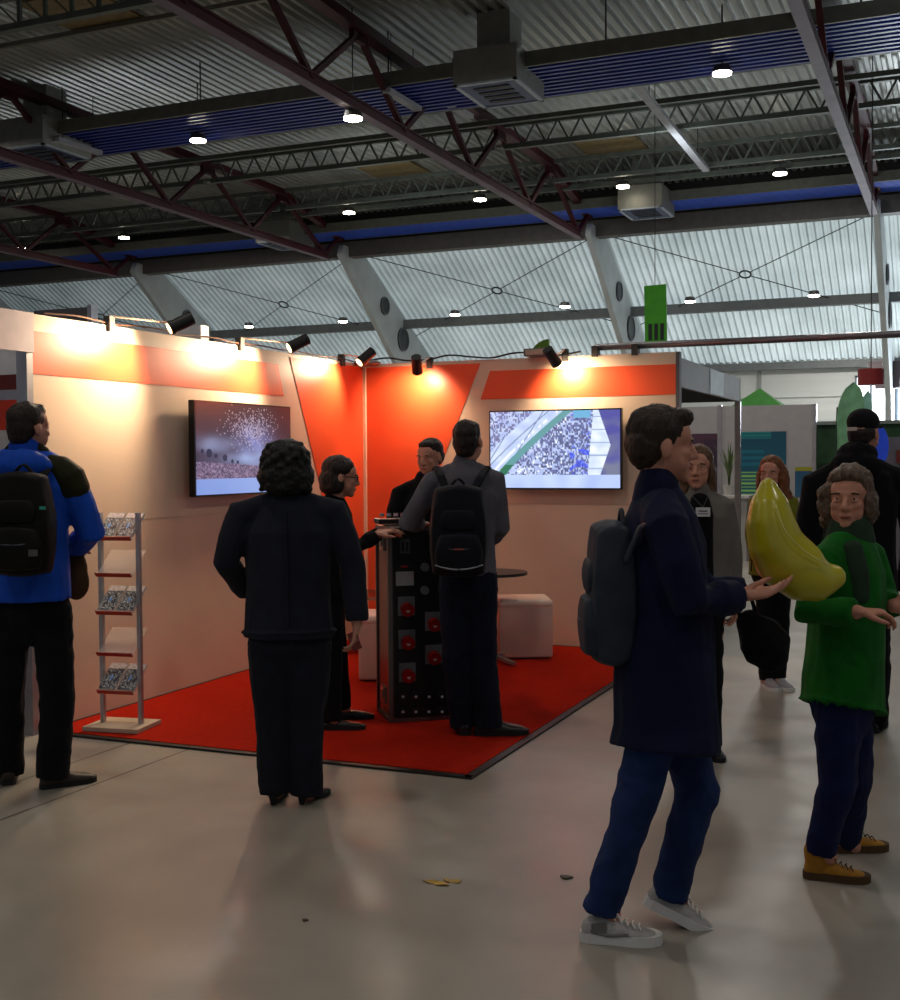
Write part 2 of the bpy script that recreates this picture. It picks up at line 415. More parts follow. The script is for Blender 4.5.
#---- blue corrugated ducts ------------------------------------------------
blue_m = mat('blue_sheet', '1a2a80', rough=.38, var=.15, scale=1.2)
duct_m = mat('dark_duct_side', '5a5a52', rough=.5, var=.15)
for y0, y1, lab in ((19.45, 21.2, 'wide blue corrugated ceiling duct, the nearer of two'), (30.95, 32.2, 'narrow-looking blue corrugated ceiling duct along the far eave')):
    root = empty('ceiling_duct', (-10, (y0 + y1) / 2, 8.3), lab, 'air duct')
    bm = NB(); n = 9; P = []
    for i in range(n):
        a = y0 + (y1 - y0) * i / n; w = (y1 - y0) / n
        P += [(a, 8.33), (a + w * .45, 8.33), (a + w * .55, 8.25), (a + w * .95, 8.25)]
    rws = [[bm.verts.new((X, y, z)) for y, z in P] for X in (-40, 8)]
    for i in range(len(P) - 1): bm.faces.new((rws[0][i], rws[0][i + 1], rws[1][i + 1], rws[1][i]))
    build('blue_underside', bm, blue_m if y0 < 25 else mat('blue_sheet_far_lit', '3558c0', rough=.5, var=.12, scale=1.2), root)  # far duct: lighter blue stands in for brighter light on it
    bm = NB(); box2(bm, (-40, y0 - .06, 8.25), (8, y0, 8.5)); box2(bm, (-40, y1, 8.25), (8, y1 + .06, 8.5)); box2(bm, (-40, y0, 8.45), (8, y1, 8.5)); build('side_panel', bm, duct_m, root)
    for X in range(-30, 6, 4):
        bm = NB(); cyl(bm, (X + .5, y0 + .04, 8.48), (X + .5, y0 + .04, 9.25), .015, seg=6); build('hanger', bm, rod_m, root)
#---- diffuser boxes -------------------------------------------------------
boxm = mat('grey_diffuser_box', '77776f', rough=.45, metal=.3); rimm = mat('pale_rim', '9aa3ad', rough=.4); innm = mat('blue_grille', '27345f', rough=.4)
slatm = mat('black_slot', '0b0c10')
def diffuser(x, y, h=.6):
    root = empty('air_diffuser', (x, y, 8.0)); z0 = 7.93; w, d = .57, .72
    bm = NB(); box2(bm, (x - w, y - d, z0 + .03), (x + w, y + d, z0 + h)); box2(bm, (x - .3, y - .3, z0 + h), (x + .3, y + .3, 9.27)); build('box', bm, boxm, root)
    bm = NB(); t = .07
    for p, q in (((x - w, y - d), (x + w, y - d + t)), ((x - w, y + d - t), (x + w, y + d)), ((x - w, y - d), (x - w + t, y + d)), ((x + w - t, y - d), (x + w, y + d))):
        box2(bm, (*p, z0), (*q, z0 + .03))
    build('rim', bm, rimm, root)
    bm = NB(); box2(bm, (x - w + t, y - d + t, z0 + .015), (x + w - t, y + d - t, z0 + .03)); build('grille_panel', bm, innm, root)
    bm = NB()
    for k in range(4):
        yy = y - .38 + k * .25; box2(bm, (x - .32, yy - .06, z0 + .002), (x + .32, yy + .06, z0 + .014))
    build('louvres', bm, slatm, root); return root
for x, y, lab in [(-7.45, 19.68, 'grey box air diffuser with white rim in the near blue duct'), (-17.45, 19.68, 'grey box air diffuser in the near blue duct, at the left edge'),
                  (-7.6, 30.75, 'grey box air diffuser in the far blue duct, right of the middle truss'), (-18.4, 30.75, 'grey box air diffuser in the far blue duct, left of the middle truss')]:
    tag(diffuser(x, y), lab, 'air diffuser', 'box air diffusers in the blue ducts')
#---- high bay lamps ----------------------------------------------------------
lamp_on = mat('lamp_glow', 'fff2dc', emit=30, var=.01)
lampb = mat('lamp_housing', '3b3b3a', rough=.4)
def bay_lamp(p, r=.17, top=9.2):
    root = empty('high_bay_lamp', p)
    bm = NB(); cyl(bm, p + V((0, 0, .02)), p + V((0, 0, .13)), r, r * .8); build('housing', bm, lampb, root)
    bm = NB(); cyl(bm, p + V((0, 0, -.01)), p + V((0, 0, .018)), r * .92); build('lens', bm, lamp_on, root)
    bm = NB(); cyl(bm, p + V((0, 0, .13)), V((p.x, p.y, top)), .012, seg=6); build('hanger', bm, rod_m, root)
    return root
lx = [(198, 141, 'lit ceiling lamp under the near blue duct, upper left'), (353, 119, 'lit ceiling lamp glimpsed beside the chord of the middle truss'), (722, 74, 'lit ceiling lamp under the near blue duct, upper right'),
      (124, 238, 'lit ceiling lamp at the far left before the far blue duct'), (349, 213, 'lit ceiling lamp left of the end of the middle truss'), (480, 200, 'lit ceiling lamp just above the chord of the middle truss near its end'),
      (623, 187, 'lit ceiling lamp directly above the far diffuser box'), (780, 174, 'lit ceiling lamp left of the right-hand truss'), (22, 249, 'small lit ceiling lamp nearest the left edge')]
for x, y, lab in lx:
    tag(bay_lamp(on_z(x, y, 8.35 if y > 160 else (7.35 if x == 353 else 8.05))), lab, 'ceiling lamp', 'lit high bay lamps')
for x, y, lab in [(249, 326, 'above the left wall spotlights'), (343, 321, 'above the booth corner'), (455, 314, 'above the left part of the back wall'), (565, 306, 'left of the green hanging banner'),
                  (690, 301, 'right of the green hanging banner'), (814, 295, 'near the right-hand frame')]:
    p = on_z(x, y + 1, 5.82); tag(bay_lamp(p, .15, 5.98), 'small round lamp under the slanted eave beam, ' + lab, 'ceiling lamp', 'round lamps under the eave beam')
# yellow-ish skylight panels in deck
for x, y, z, lab in [(85, 12, 9.2, 'faded ochre panel set in the roof deck at the upper left'), (395, 170, 9.2, 'faded ochre panel in the roof deck behind the middle truss'), (612, 146, 9.2, 'pale ochre panel in the roof deck above the far diffuser')]:
    c = on_z(x, y, z); bm = NB(); box(bm, (c.x, c.y, 9.2), (1.5, 1.6, .05)); tag(build('roof_panel', bm, mat('ochre_panel', '6b5a38', var=.3)), lab, 'roof panel', 'ochre panels in the roof deck')

#==================================================================== BOOTH
cream = bpy.data.materials.new('x'); bpy.data.materials.remove(cream)
cream = mat('cream_wall', 'd9bfa8', rough=.38, var=.03, scale=2, spec=.35)
orange = mat('orange_red_print', 'ee5a32', rough=.4, var=.04, scale=1.5)
alum = mat('aluminium', 'a9a6aa', rough=.35, metal=.7)
Y0 = 5.5
bm = NB(); box2(bm, (CX - .06, Y0, 0), (CX, CY + .06, WH)); wl = struct('wall_left', bm, cream)
bm = NB(); box2(bm, (CX, CY, 0), (XR, CY + .06, WH)); wb = struct('wall_back', bm, cream)
def poly(name, pts, m, parent=None, off=(0, 0, 0)):
    bm = NB(); bm.faces.new([bm.verts.new(V(p) + V(off)) for p in pts]); me = bpy.data.meshes.new(name); bm.to_mesh(me); bm.free(); return link(name, me, m, parent)
e = .004
def thin(name, pts, n, m, parent):
    bm = NB(); prism(bm, pts, V(n) * e); return build(name, bm, m, parent)
xl = CX + .0005
thin('orange_band', [(xl, Y0, 2.12), (xl, 8.32, 2.12), (xl, 8.24, 2.37), (xl, Y0, 2.37)], (1, 0, 0), orange, wl)
thin('orange_field', [(xl, 8.42, 2.44), (xl, CY, 2.44), (xl, CY, 0), (xl, 9.52, 0)], (1, 0, 0), orange, wl)
yb = CY - .0005
thin('orange_field', [(CX, yb, 2.44), (-3.87, yb, 2.44), (-4.92, yb, 0), (CX, yb, 0)], (0, -1, 0), orange, wb)
thin('orange_band', [(-3.78, yb, 2.37), (XR, yb, 2.37), (XR, yb, 2.125), (-3.87, yb, 2.125)], (0, -1, 0), orange, wb)
# posts, seams, top rails
post_m = mat('white_corner_post', 'f0c8ac', rough=.4)
bm = NB(); box2(bm, (CX + .005, CY - .03, 0), (CX + .03, CY - .005, WH)); struct('trim_2', bm, post_m)
bm = NB(); box2(bm, (CX - .07, Y0 - .05, 0), (CX + .01, Y0, WH)); struct('trim_3', bm, alum)
bm = NB(); box2(bm, (XR, CY - .01, 0), (XR + .03, CY + .07, WH)); struct('trim_4', bm, mat('grey_post', '5f5a60'))
bm = NB()
box2(bm, (CX, Y0, 1.22), (CX + .002, 9.0, 1.224)); box2(bm, (-4.4, CY - .002, 1.22), (XR, CY, 1.224))
struct('trim_5', bm, mat('panel_seam', 'cbb19b'))
bm = NB(); box2(bm, (CX, Y0, 0), (CX + .012, CY, .018)); box2(bm, (CX, CY - .012, 0), (XR, CY, .018)); struct('shadow_gap_strip', bm, mat('black_shadow_gap', '15100e'))  # black strip at the wall foot, shade of the gap put into colour
# carpet
carpet_m = mat('red_carpet', 'a4200e', rough=1, var=.12, scale=40, bump=.4, bscale=400, spec=.05)
bm = NB(); box2(bm, (CX + .015, 5.56, 0.001), (-2.3, CY - .015, .016)); c = build('carpet', bm, carpet_m); tag(c, 'red carpet covering the floor of the exhibition booth', 'carpet')
bm = NB(); box2(bm, (CX + .015, 5.515, 0), (-2.26, 5.56, .012)); box2(bm, (-2.3, 5.515, 0), (-2.255, CY, .012)); build('edge_tape', bm, mat('black_tape', '191513', rough=.5), c)

#---- screens ----------------------------------------------------------------
def cell(x, y, k=0):
    v = math.sin(math.floor(x) * 127.1 + math.floor(y) * 311.7 + k * 74.7) * 43758.5453
    return v - math.floor(v)
def fireworks(s, t):
    if t > .83: return mix([.50, .60, .86], [.62, .70, .92], s + .2 * nz(s * 6, t * 3))
    c = mix([.20, .12, .14], [.22, .18, .28], t)
    haze = math.exp(-(((s - .60) / .20) ** 2 + ((t - .42) / .22) ** 2))
    c = mix(c, [.46, .48, .70], haze * (.9 + .5 * nz(s * 9, t * 9)))
    fan = math.exp(-(((s - .56) / .17) ** 2 + ((t - .26) / .16) ** 2))
    if cell(s * 125, t * 74, 2) > 1 - .62 * fan: c = mix(c, [.84, .78, .86], .6)
    base_ = math.exp(-(((s - .58) / .34) ** 2 + ((t - .62) / .13) ** 2)); left = math.exp(-(((s - .18 - .4 * (t - .4)) / .20) ** 2 + ((t - .46) / .10) ** 2))
    g = max(base_, left * .8) * (.8 + .55 * nz(s * 6, t * 7, 4)) * (1 if t < .70 else .3)
    c = mix(c, [.68, .76, .95], g)
    for bx, by, br in ((.125, .55, .028), (.19, .58, .016), (.28, .60, .024), (.355, .64, .014), (.41, .65, .012), (.06, .53, .016)):
        if math.hypot(s - bx, (t - by) * .6) < br: c = mix(c, [.10, .09, .2], .85)
    if t > .64 + .08 * s and t <= .83:
        c = mix([.22, .17, .26], [.66, .56, .68], cell(s * 110, t * 66, 3) * .7 + .3 * cell(s * 50, t * 30, 6))
    return c
def crowd(s, t):
    if t > .83: return mix([.66, .74, .95], [.76, .83, .97], .5 + nz(s * 7, t * 3))
    c = mix([.60, .66, .86], [.80, .86, .98], .5 + .6 * nz(s * 14, t * 10) + .25 * (cell(s * 90, t * 50, 4) - .5))
    q = 1 - t / .83; d = s - (.07 + .52 * q ** 1.15)
    dark = mix([.12, .13, .28], [.34, .35, .56], cell(s * 77, t * 41, 9))
    if d < -.24:
        if cell(s * 100, t * 42, 1) > .50: c = mix(c, dark, .55)
    elif d < -.02:
        c = mix([.70, .77, .93], [.82, .88, .98], .5 + nz(s * 9, t * 9))
        if abs(d + .13) < .006 or abs((s * 3.1 + t * 1.2) % .55 - .2) < .014: c = [.46, .52, .68]
        if abs(d + .06) < .012 and cell(s * 60, 1) > .5: c = [.95, .97, 1]
    elif d < .055:
        c = [.38, .60, .62] if t < .7 else [.18, .45, .35]
    elif s < .80 - .05 * t:
        th = .62 if s < .40 else .42
        th += .35 * nz(s * 11 + t * 3, t * 7, 5)
        if cell(s * 105, t * 38, 5) > th: c = mix(c, dark, .66)
        elif cell(s * 80, t * 44, 8) > .86: c = [.42, .48, .95] if s > .6 else [.92, .95, 1]
        if .62 < s < .8 and t > .5 and nz(s * 12, t * 12, 9) > .12: c = mix(c, [.25, .32, .95], .6)
    elif s < .93 - .2 * abs(t - .45):
        c = mix([.78, .84, .93], [.93, .96, .98], .5 + nz(s * 12, t * 10))
        if abs((t * 6) % 1 - .5) < .06: c = [.6, .67, .82]
    else:
        c = mix([.32, .32, .62], [.46, .48, .58], t + nz(s * 9, t * 9))
    if t < .1 and .65 < s < .78: c = [.42, .68, .84]
    return c
bezel = mat('glossy_black_bezel', '0a0a0c', rough=.25, coat=.3)
def television(name, o, u, v, n, fn, lab, em):
    root = empty(name, o + u / 2 + v, lab, 'television')
    ul, vl = u.length, v.length; un, vn = u.normalized(), v.normalized(); t = .012
    bm = NB(); M = Matrix((un, -n, -vn)).transposed()
    box(bm, o + u / 2 + v / 2 - n * .025, (ul, .05, vl), M=M); build('casing', bm, bezel, root, bevel=.004)
    sheet('screen', o + un * t + vn * t + n * .002, un * (ul - 2 * t), vn * (vl - 2 * t), 260, 150, fn, paint_mat(name + '_picture', emit=em, rough=.25), root)
    bm = NB(); box(bm, o + u / 2 + v / 2 - n * .075, (.4, .06, .3), M=M); build('wall_bracket', bm, mat('bracket_black', '111111'), root)
p1, p2, p3 = [on_x(*q, CX + .11) for q in ((194, 400), (290.5, 407), (194.5, 496.5))]
television('wall_television', V((CX + .11, p1.y, 2.03)), V((0, p2.y - p1.y, 0)), V((0, 0, -.675)), V((1, 0, 0)), fireworks,
           'flat wall television showing smoke and fireworks over a crowd, on the left wall', 1.0)
television('wall_television', V((-3.75, CY - .11, 2.02)), V((1.165, 0, 0)), V((0, 0, -.67)), V((0, -1, 0)), crowd,
           'flat wall television showing a packed hall from above, on the back wall', 1.15)

#---- spotlights on arms ----------------------------------------------------
lampm = mat('black_lamp_head', '1c1b1d', rough=.45); armm = mat('pale_arm', 'cdb9a6', rough=.4, metal=.4)
def spotlight(base, head, aim, lab, power, size=.044, blend=.6):
    base, head, aim = V(base), V(head), V(aim)
    root = empty('arm_spotlight', base, lab, 'spotlight', 'spotlights clamped to the booth walls')
    bm = NB(); box(bm, base + V((0, 0, -.02)), (.05, .05, .1)); build('clamp', bm, mat('clamp_metal', '4a4542', metal=.3), root)
    bm = NB(); curve_tube(bm, [base + V((0, 0, .03)), base.lerp(head, .5) + V((0, 0, .015)), head], .007); build('arm', bm, armm, root, smooth=True)
    d = (aim - head).normalized()
    bm = NB(); cyl(bm, head - d * .09, head + d * .05, size, size); cyl(bm, head + d * .05, head + d * .075, size * 1.08, size * 1.08); build('lamp_head', bm, lampm, root, smooth=False)
    bm = NB(); cyl(bm, head + d * .072, head + d * .0765, size * .85); build('lens', bm, mat('warm_lens', 'ffd9a0', emit=6, var=.01), root)
    ld = bpy.data.lights.new('l', 'SPOT'); ld.energy = power; ld.color = (1, .76, .5); ld.spot_size = math.radians(150); ld.spot_blend = blend; ld.shadow_soft_size = .07
    lo = bpy.data.objects.new('spot_beam', ld); COL.objects.link(lo); lo.location = head + d * .09
    lo.rotation_euler = d.to_track_quat('-Z', 'Y').to_euler(); 
    return root
spotlight((CX, 6.2, 2.5), (CX + .38, 6.42, 2.485), (CX, 6.0, 2.2), 'black spotlight on a long arm over the left wall, nearer one', 105)
spotlight((CX, 7.7, 2.5), (CX + .38, 7.9, 2.485), (CX, 7.5, 2.2), 'black spotlight on a long arm over the left wall, above the fireworks television', 95)
spotlight((CX, 9.3, 2.5), (CX + .26, 9.25, 2.49), (CX, 8.9, 2.15), 'spotlight near the inner corner of the booth walls', 44)
spotlight((-4.35, CY, 2.48), (-4.35, CY - .28, 2.42), (-4.45, CY, 2.1), 'small spotlight clamped to the back wall left of the crowd television', 40)
spotlight((-3.1, CY, 2.5), (-3.12, CY - .28, 2.44), (-3.0, CY, 2.15), 'small spotlight clamped to the back wall above the crowd television', 55)
# floodlight box
root = empty('floodlight_box', (-3.33, CY + .02, 2.47), 'grey box floodlight lying on top of the back wall', 'floodlight')
bm = NB(); box2(bm, (-3.44, CY - .1, 2.475), (-3.24, CY + .06, 2.54)); build('housing', bm, mat('grey_flood', '6f6a6c', rough=.4), root, bevel=.008)
bm = NB(); box2(bm, (-3.42, CY - .105, 2.485), (-3.26, CY - .1, 2.53)); build('glass', bm, mat('flood_glass', 'b9a792', rough=.2), root)
# cable along wall top
bm = NB(); P = [(CX + .01 + .02 * math.sin(i * 1.7), 5.6 + i * .22, WH + .012 + .012 * abs(math.sin(i * 2.1))) for i in range(19)]
curve_tube(bm, P, .006, seg=6); tag(build('power_cable', bm, mat('brown_cable', '5b3a2a')), 'thin brown power cable lying along the top of the left wall', 'cable')
bm = NB(); P = [(CX + .05 + i * .2, CY - .02, WH + .03 + .02 * math.sin(i * 1.9)) for i in range(11)]
curve_tube(bm, P, .008, seg=6); tag(build('power_cable', bm, mat('black_cable', '1d1715')), 'dark power cable lying along the top of the back wall', 'cable')
# crumpled shade bit on the corner
bm = NB(); ell(bm, V((CX + .1, CY - .12, 2.47)), (.13, .1, .03), V((1, .3, 0)), V((-.3, 1, 0)), V((0, 0, 1)))
tag(blob('foil_wrap', bm, mat('crumpled_foil', '8d7f82', rough=.3, metal=.6), None, .008, 1, fold=.012, fscale=20), 'crumpled grey foil wrapped over the inner corner of the booth walls', 'foil')
# truss pipe
root = empty('lighting_pipe', (-2.9, CY - .05, 2.53), 'long grey round pipe running from the back wall out to the right edge', 'pipe')
bm = NB(); cyl(bm, (-2.85, CY + .02, 2.535), (3.5, CY + .02, 2.535), .028); build('pipe', bm, mat('grey_pipe', '77747a', rough=.3, metal=.6), root, smooth=True)
for x in (-2.84, -2.5):
    bm = NB(); box(bm, (x, CY + .02, 2.50), (.05, .09, .09)); build('clamp', bm, mat('clamp_metal', '77716e', metal=.6), root)

#---- brochure stand ----------------------------------------------------------
g0, g1, g2, g3 = [on_z(*q) for q in ((88, 735), (141, 738), (156, 725), (104, 723))]
sc_ = (g0 + g1 + g2 + g3) / 4; ang = math.atan2((g1 - g0).y, (g1 - g0).x)
U = V((math.cos(ang), math.sin(ang), 0)); W = V((-math.sin(ang), math.cos(ang), 0)); z0 = .016
st = empty('brochure_stand', (sc_.x, sc_.y, z0), 'tall aluminium and acrylic brochure rack standing on the carpet by the left wall', 'brochure rack')
SM = Matrix((U, W, UP)).transposed()
bm = NB(); box(bm, sc_ + V((0, 0, z0 + .014)), (.36, .29, .026), M=SM); build('base_plate', bm, mat('pale_plywood', 'b9a893', rough=.5), st, bevel=.003)
for s in (-1, 1):
    bm = NB(); c = sc_ + U * s * .125; box2(bm, (-.5, -.5, -.5), (.5, .5, .5)); bmesh.ops.transform(bm, matrix=Matrix.Translation(c + V((0, 0, z0 + .65))) @ SM.to_4x4() @ Matrix.Diagonal((.022, .03, 1.27, 1)), verts=bm.verts); build('post', bm, alum, st)
acr = mat('clear_acrylic', 'e8dcd4', rough=.12, alpha=.28, var=.02)
redlip = mat('red_lip', 'a8281a', rough=.4)
shelf_z = [1.215, 1.0, .775, .53, .305]
def brochure_cover(s, t):
    k = 3 * nz(s * 3, t * 2.5, shelf_seed)
    if t < .22: return [.78, .76, .78] if nz(s * 22, t * 30, 3) < .15 else [.55, .5, .52]
    c = mix([.10, .14, .22], [.42, .46, .50], .5 + nz(s * 5, t * 4, shelf_seed) * 1.3)
    if math.hypot(s - .45, t - .55) < .1: c = [.30, .55, .85]
    if nz(s * 20, t * 16, 7) > .28: c = [.75, .78, .78]
    return c
bmat = paint_mat('brochure_print', rough=.35)
for i, z in enumerate(shelf_z):
    c = sc_ + V((0, 0, z))
    tilt = math.radians(38); dn = (-W * math.cos(tilt) * 1 - UP * math.sin(tilt)); nr = (-W * math.sin(tilt) + UP * math.cos(tilt))
    cp = c + W * .02
    M = Matrix((U, -dn, nr)).transposed()
    bm = NB(); box(bm, cp, (.235, .23, .004), M=M); box(bm, cp + dn * .115 + nr * .012, (.235, .004, .03), M=M); sh = build('shelf', bm, acr, st)
    bm = NB(); box(bm, cp + dn * .117 + nr * .01, (.235, .004, .028), M=M); build('lip', bm, redlip, sh)
    if i in (0, 2, 4):
        for s in (-1, 1):
            shelf_seed = i * 3 + s
            pos = cp + U * s * .062
            bk = empty('brochure', pos, ['top shelf, %s pile', '', 'middle shelf, %s pile', '', 'bottom shelf, %s pile'][i].join(['printed brochures with blue photo cover, ', '']) % ('left' if s < 0 else 'right'), 'brochure', 'brochures on the rack')
            bm = NB(); box(bm, pos + nr * .010 - dn * .005, (.108, .205, .014), M=M); build('page_block', bm, mat('paper', 'c9c4c2'), bk)
            sheet('cover', pos + nr * .0178 - dn * .107 - U * .054, U * .108, dn * .205, 26, 40, brochure_cover, bmat, bk)

#---- kiosk: tall black case with sockets -----------------------------------
kc = V((-3.18, 6.49, 0)); ka = math.radians(38); KX = V((math.cos(ka), math.sin(ka), 0)); KY = V((-math.sin(ka), math.cos(ka), 0)); KM = Matrix((KX, KY, UP)).transposed()
kw, kd, kh = .60, .36, 1.17; z0 = .016
def K(x, y, z): return kc + KX * x + KY * y + UP * (z + z0)
def kbox(bm, p, q): box(bm, (K(*p) + K(*q)) / 2, [abs(a - c_) for a, c_ in zip(p, q)], M=KM)
kio = empty('power_distribution_case', K(kw / 2, kd / 2, 0), 'tall black flight case full of red power sockets, used as a counter on the carpet', 'flight case')
bm = NB(); kbox(bm, (0, 0, 0), (kw, kd, kh)); build('case_body', bm, mat('black_laminate', '1b1716', rough=.3, spec=.6), kio)
bm = NB(); kbox(bm, (-.003, .03, .03), (0, kd - .03, kh - .03)); build('side_panel', bm, mat('brown_gloss_side', '5a3730', rough=.25, spec=.6), kio)
bm = NB(); t = .022
for a in (0, kw):
    for c_ in (0, kd): kbox(bm, (a - t * .6, c_ - t * .6, 0.001), (a + t * .6, c_ + t * .6, kh))
for z in (.012, kh):
    for c_ in (0, kd): kbox(bm, (0, c_ - t * .6, z - t * .5), (kw, c_ + t * .6, z + t * .5))
    for a in (0, kw): kbox(bm, (a - t * .6, 0, z - t * .5), (a + t * .6, kd, z + t * .5))
build('metal_edges', bm, mat('dull_edge_metal', '6d6a68', rough=.35, metal=.8), kio)
for z in (kh - .09, .14):
    bm = NB(); kbox(bm, (-.014, .12, z - .05), (-.003, .24, z + .05)); kbox(bm, (-.022, .15, z - .02), (-.014, .21, z + .03)); build('latch', bm, mat('latch_metal', '8a8683', rough=.3, metal=.8), kio)
bm = NB(); kbox(bm, (.03, -.008, .03), (kw - .03, 0, kh - .03)); build('front_panel', bm, mat('matt_black_panel', '0d0c0e', rough=.45), kio)
plate_m = mat('grey_socket_plate', '5f6064', rough=.5); red_m = mat('red_socket_plastic', '8f1010', rough=.4); dark_m = mat('socket_black', '111113', rough=.4)
def kpt(px, py):
    """where the front plane of the case lies behind a pixel"""
    d = ray(px, py); n = KY; t = (kc - CAM).dot(n) / d.dot(n); P = CAM + d * t - kc; return P.dot(KX), P.z - z0
def socket(x, z):
    bm = NB(); kbox(bm, (x - .052, -.013, z - .058), (x + .052, -.008, z + .058)); s_ = build('socket_plate', bm, plate_m, kio, bevel=.002)
    bm = NB(); c = K(x, -.013, z - .012)
    cyl(bm, c, c - KY * .035 - UP * .008, .038, .036); cyl(bm, c - KY * .035 - UP * .008, c - KY * .042 - UP * .01, .041, .041)
    build('socket_lid', bm, red_m, s_)
    bm = NB(); cyl(bm, c - KY * .042 - UP * .01, c - KY * .0425 - UP * .01, .012); build('lid_mark', bm, mat('pale_mark', 'a8a29c'), s_)
for px, py in ((406, 606), (406.5, 639), (407, 672), (433, 621), (433, 654)):
    x, z = kpt(px, py); socket(x, z); 
for px, py in ((460, 633), (460, 668)): x, z = kpt(px, py); socket(min(x, kw - .08), z)
x, z = kpt(404.5, 578); bm = NB(); kbox(bm, (x - .055, -.012, z - .045), (x + .055, -.008, z + .04)); build('display_label', bm, mat('pale_grey_label', '909094'), kio)
x, z = kpt(404.5, 546); bm = NB(); kbox(bm, (x - .03, -.014, z - .045), (x + .03, -.008, z + .04)); m_ = build('meter', bm, mat('meter_grey', '4a4c50', rough=.3), kio)
bm = NB(); kbox(bm, (x - .02, -.016, z - .03), (x - .006, -.014, z + .025)); kbox(bm, (x + .006, -.016, z - .03), (x + .02, -.014, z + .025)); build('meter_window', bm, dark_m, m_)
x, z = kpt(404, 566); bm = NB(); kbox(bm, (x - .02, -.012, z - .008), (x + .02, -.008, z + .004)); build('red_sticker', bm, red_m, kio)
for px, py in ((424, 567), (424, 590)):
    x, z = kpt(px, py); bm = NB(); kbox(bm, (x - .03, -.012, z - .035), (x + .03, -.008, z + .035)); q = build('outlet', bm, dark_m, kio)
    bm = NB(); c = K(x, -.012, z); cyl(bm, c, c - KY * .02, .026); build('outlet_ring', bm, plate_m, q)
knob_m = mat('knob_black', '1d1d20', rough=.3); tip = mat('knob_tip', 'b8b8ba', rough=.3)
for px in (401.6, 414.5, 427.5, 440.5, 453.5):
    for py in (695.5, 710.5):
        x, z = kpt(px, py); c = K(x, -.008, z); bm = NB(); cyl(bm, c, c - KY * .03, .027, .024); kn = build('round_socket', bm, knob_m, kio)
        bm = NB(); cyl(bm, c - KY * .03, c - KY * .034, .008); build('centre_pin', bm, tip, kn)
# objects on the case
c = K(.08, .2, kh + .02)
tr = empty('card_tray', c, 'small dark tray on top of the black flight case under the hands', 'tray')
bm = NB(); box(bm, c + UP * .02, (.24, .16, .03), M=KM); build('tray', bm, dark_m, tr, bevel=.004)
for k in range(5):
    bm = NB(); p = c + KX * (-.09 + k * .045) + UP * .05 - KY * .02; cyl(bm, p, p + UP * .02, .016, .014, seg=12); build('metal_cap', bm, mat('chrome', 'd8d4d0', rough=.15, metal=1), tr)

#---- poufs, tables ------------------------------------------------------------
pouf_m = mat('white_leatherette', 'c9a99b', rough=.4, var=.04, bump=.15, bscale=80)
def rounded(c, s, rz, r, name, m, parent, seg=3):
    bm = NB(); box(bm, c, s, rz); bmesh.ops.bevel(bm, geom=list(bm.edges), offset=r, segments=seg, affect='EDGES', profile=.5)
    return build(name, bm, m, parent, smooth=True)
def pouf(x, y, rz, lab):
    root = empty('cube_pouf', (x, y, .016), lab, 'pouf', 'white cube poufs on the carpet')
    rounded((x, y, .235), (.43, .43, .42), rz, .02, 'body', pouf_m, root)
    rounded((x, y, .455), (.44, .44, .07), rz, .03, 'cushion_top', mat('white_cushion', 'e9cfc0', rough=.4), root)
    bm = NB(); box(bm, (x, y, .02), (.38, .38, .012), rz); build('plinth', bm, dark_m, root)
pouf(-3.28, 9.14, math.radians(26), 'white cube pouf against the back wall below the crowd television')
pouf(-3.86, 7.88, math.radians(22), 'white cube pouf half hidden behind the black flight case')
tb = empty('round_table', (-3.45, 8.72, .016), 'round dark table on a chrome pedestal behind the person with the backpack', 'table')
tc0 = V((-3.42, 8.78, 0)); chrome = mat('chrome', 'd8d4d0', rough=.15, metal=1)
bm = NB(); cyl(bm, tc0 + UP * .70, tc0 + UP * .722, .29, seg=40); build('tabletop', bm, mat('dark_tabletop', '2c2422', rough=.3), tb)
bm = NB(); cyl(bm, tc0 + UP * .06, tc0 + UP * .70, .028); build('column', bm, chrome, tb, smooth=True)
for k in range(4):
    a = math.radians(-32 + 90 * k); d = V((math.cos(a), math.sin(a), 0)); bm = NB(); bar(bm, tc0 + UP * .07, tc0 + d * .3 + UP * .035, .04, .022); build('foot', bm, mat('grey_foot', '8d8583', rough=.3, metal=.6), tb)
ct = empty('glass_coffee_table', (-4.35, 9.2, .016), 'low glass coffee table with a metal rim in the inner corner of the booth', 'table')
a0 = V((-4.4, 9.05, 0))
for z, nm in ((.47, 'glass_top'), (.30, 'glass_shelf')):
    bm = NB(); box(bm, a0 + UP * z, (.9, .5, .008)); g = build(nm, bm, mat('smoked_glass', '3b211b', rough=.08, alpha=.75), ct)
    bm = NB(); box2(bm, a0 + V((-.46, -.26, z - .02)), a0 + V((.46, -.245, z + .008))); box2(bm, a0 + V((-.46, .245, z - .02)), a0 + V((.46, .26, z + .008))); build('rim', bm, mat('copper_rim', 'd69b84', rough=.25, metal=.6), g)
for sx in (-1, 1):
    for sy in (-1, 1):
        bm = NB(); cyl(bm, a0 + V((.44 * sx, .24 * sy, .016)), a0 + V((.44 * sx, .24 * sy, .48)), .014); build('leg', bm, chrome, ct)
for k in range(3):
    bm = NB(); box(bm, a0 + V((.05 + .14 * k, -.05, .313 + .004 * k)), (.2, .27, .008), .3 * k - .2)
    tag(build('magazine', bm, mat('magazine_%d' % k, ['7a5b6a', '39333c', 'a58f86'][k], var=.5, scale=25)), 'magazine lying on the lower shelf of the glass coffee table', 'magazine', 'magazines under the coffee table')

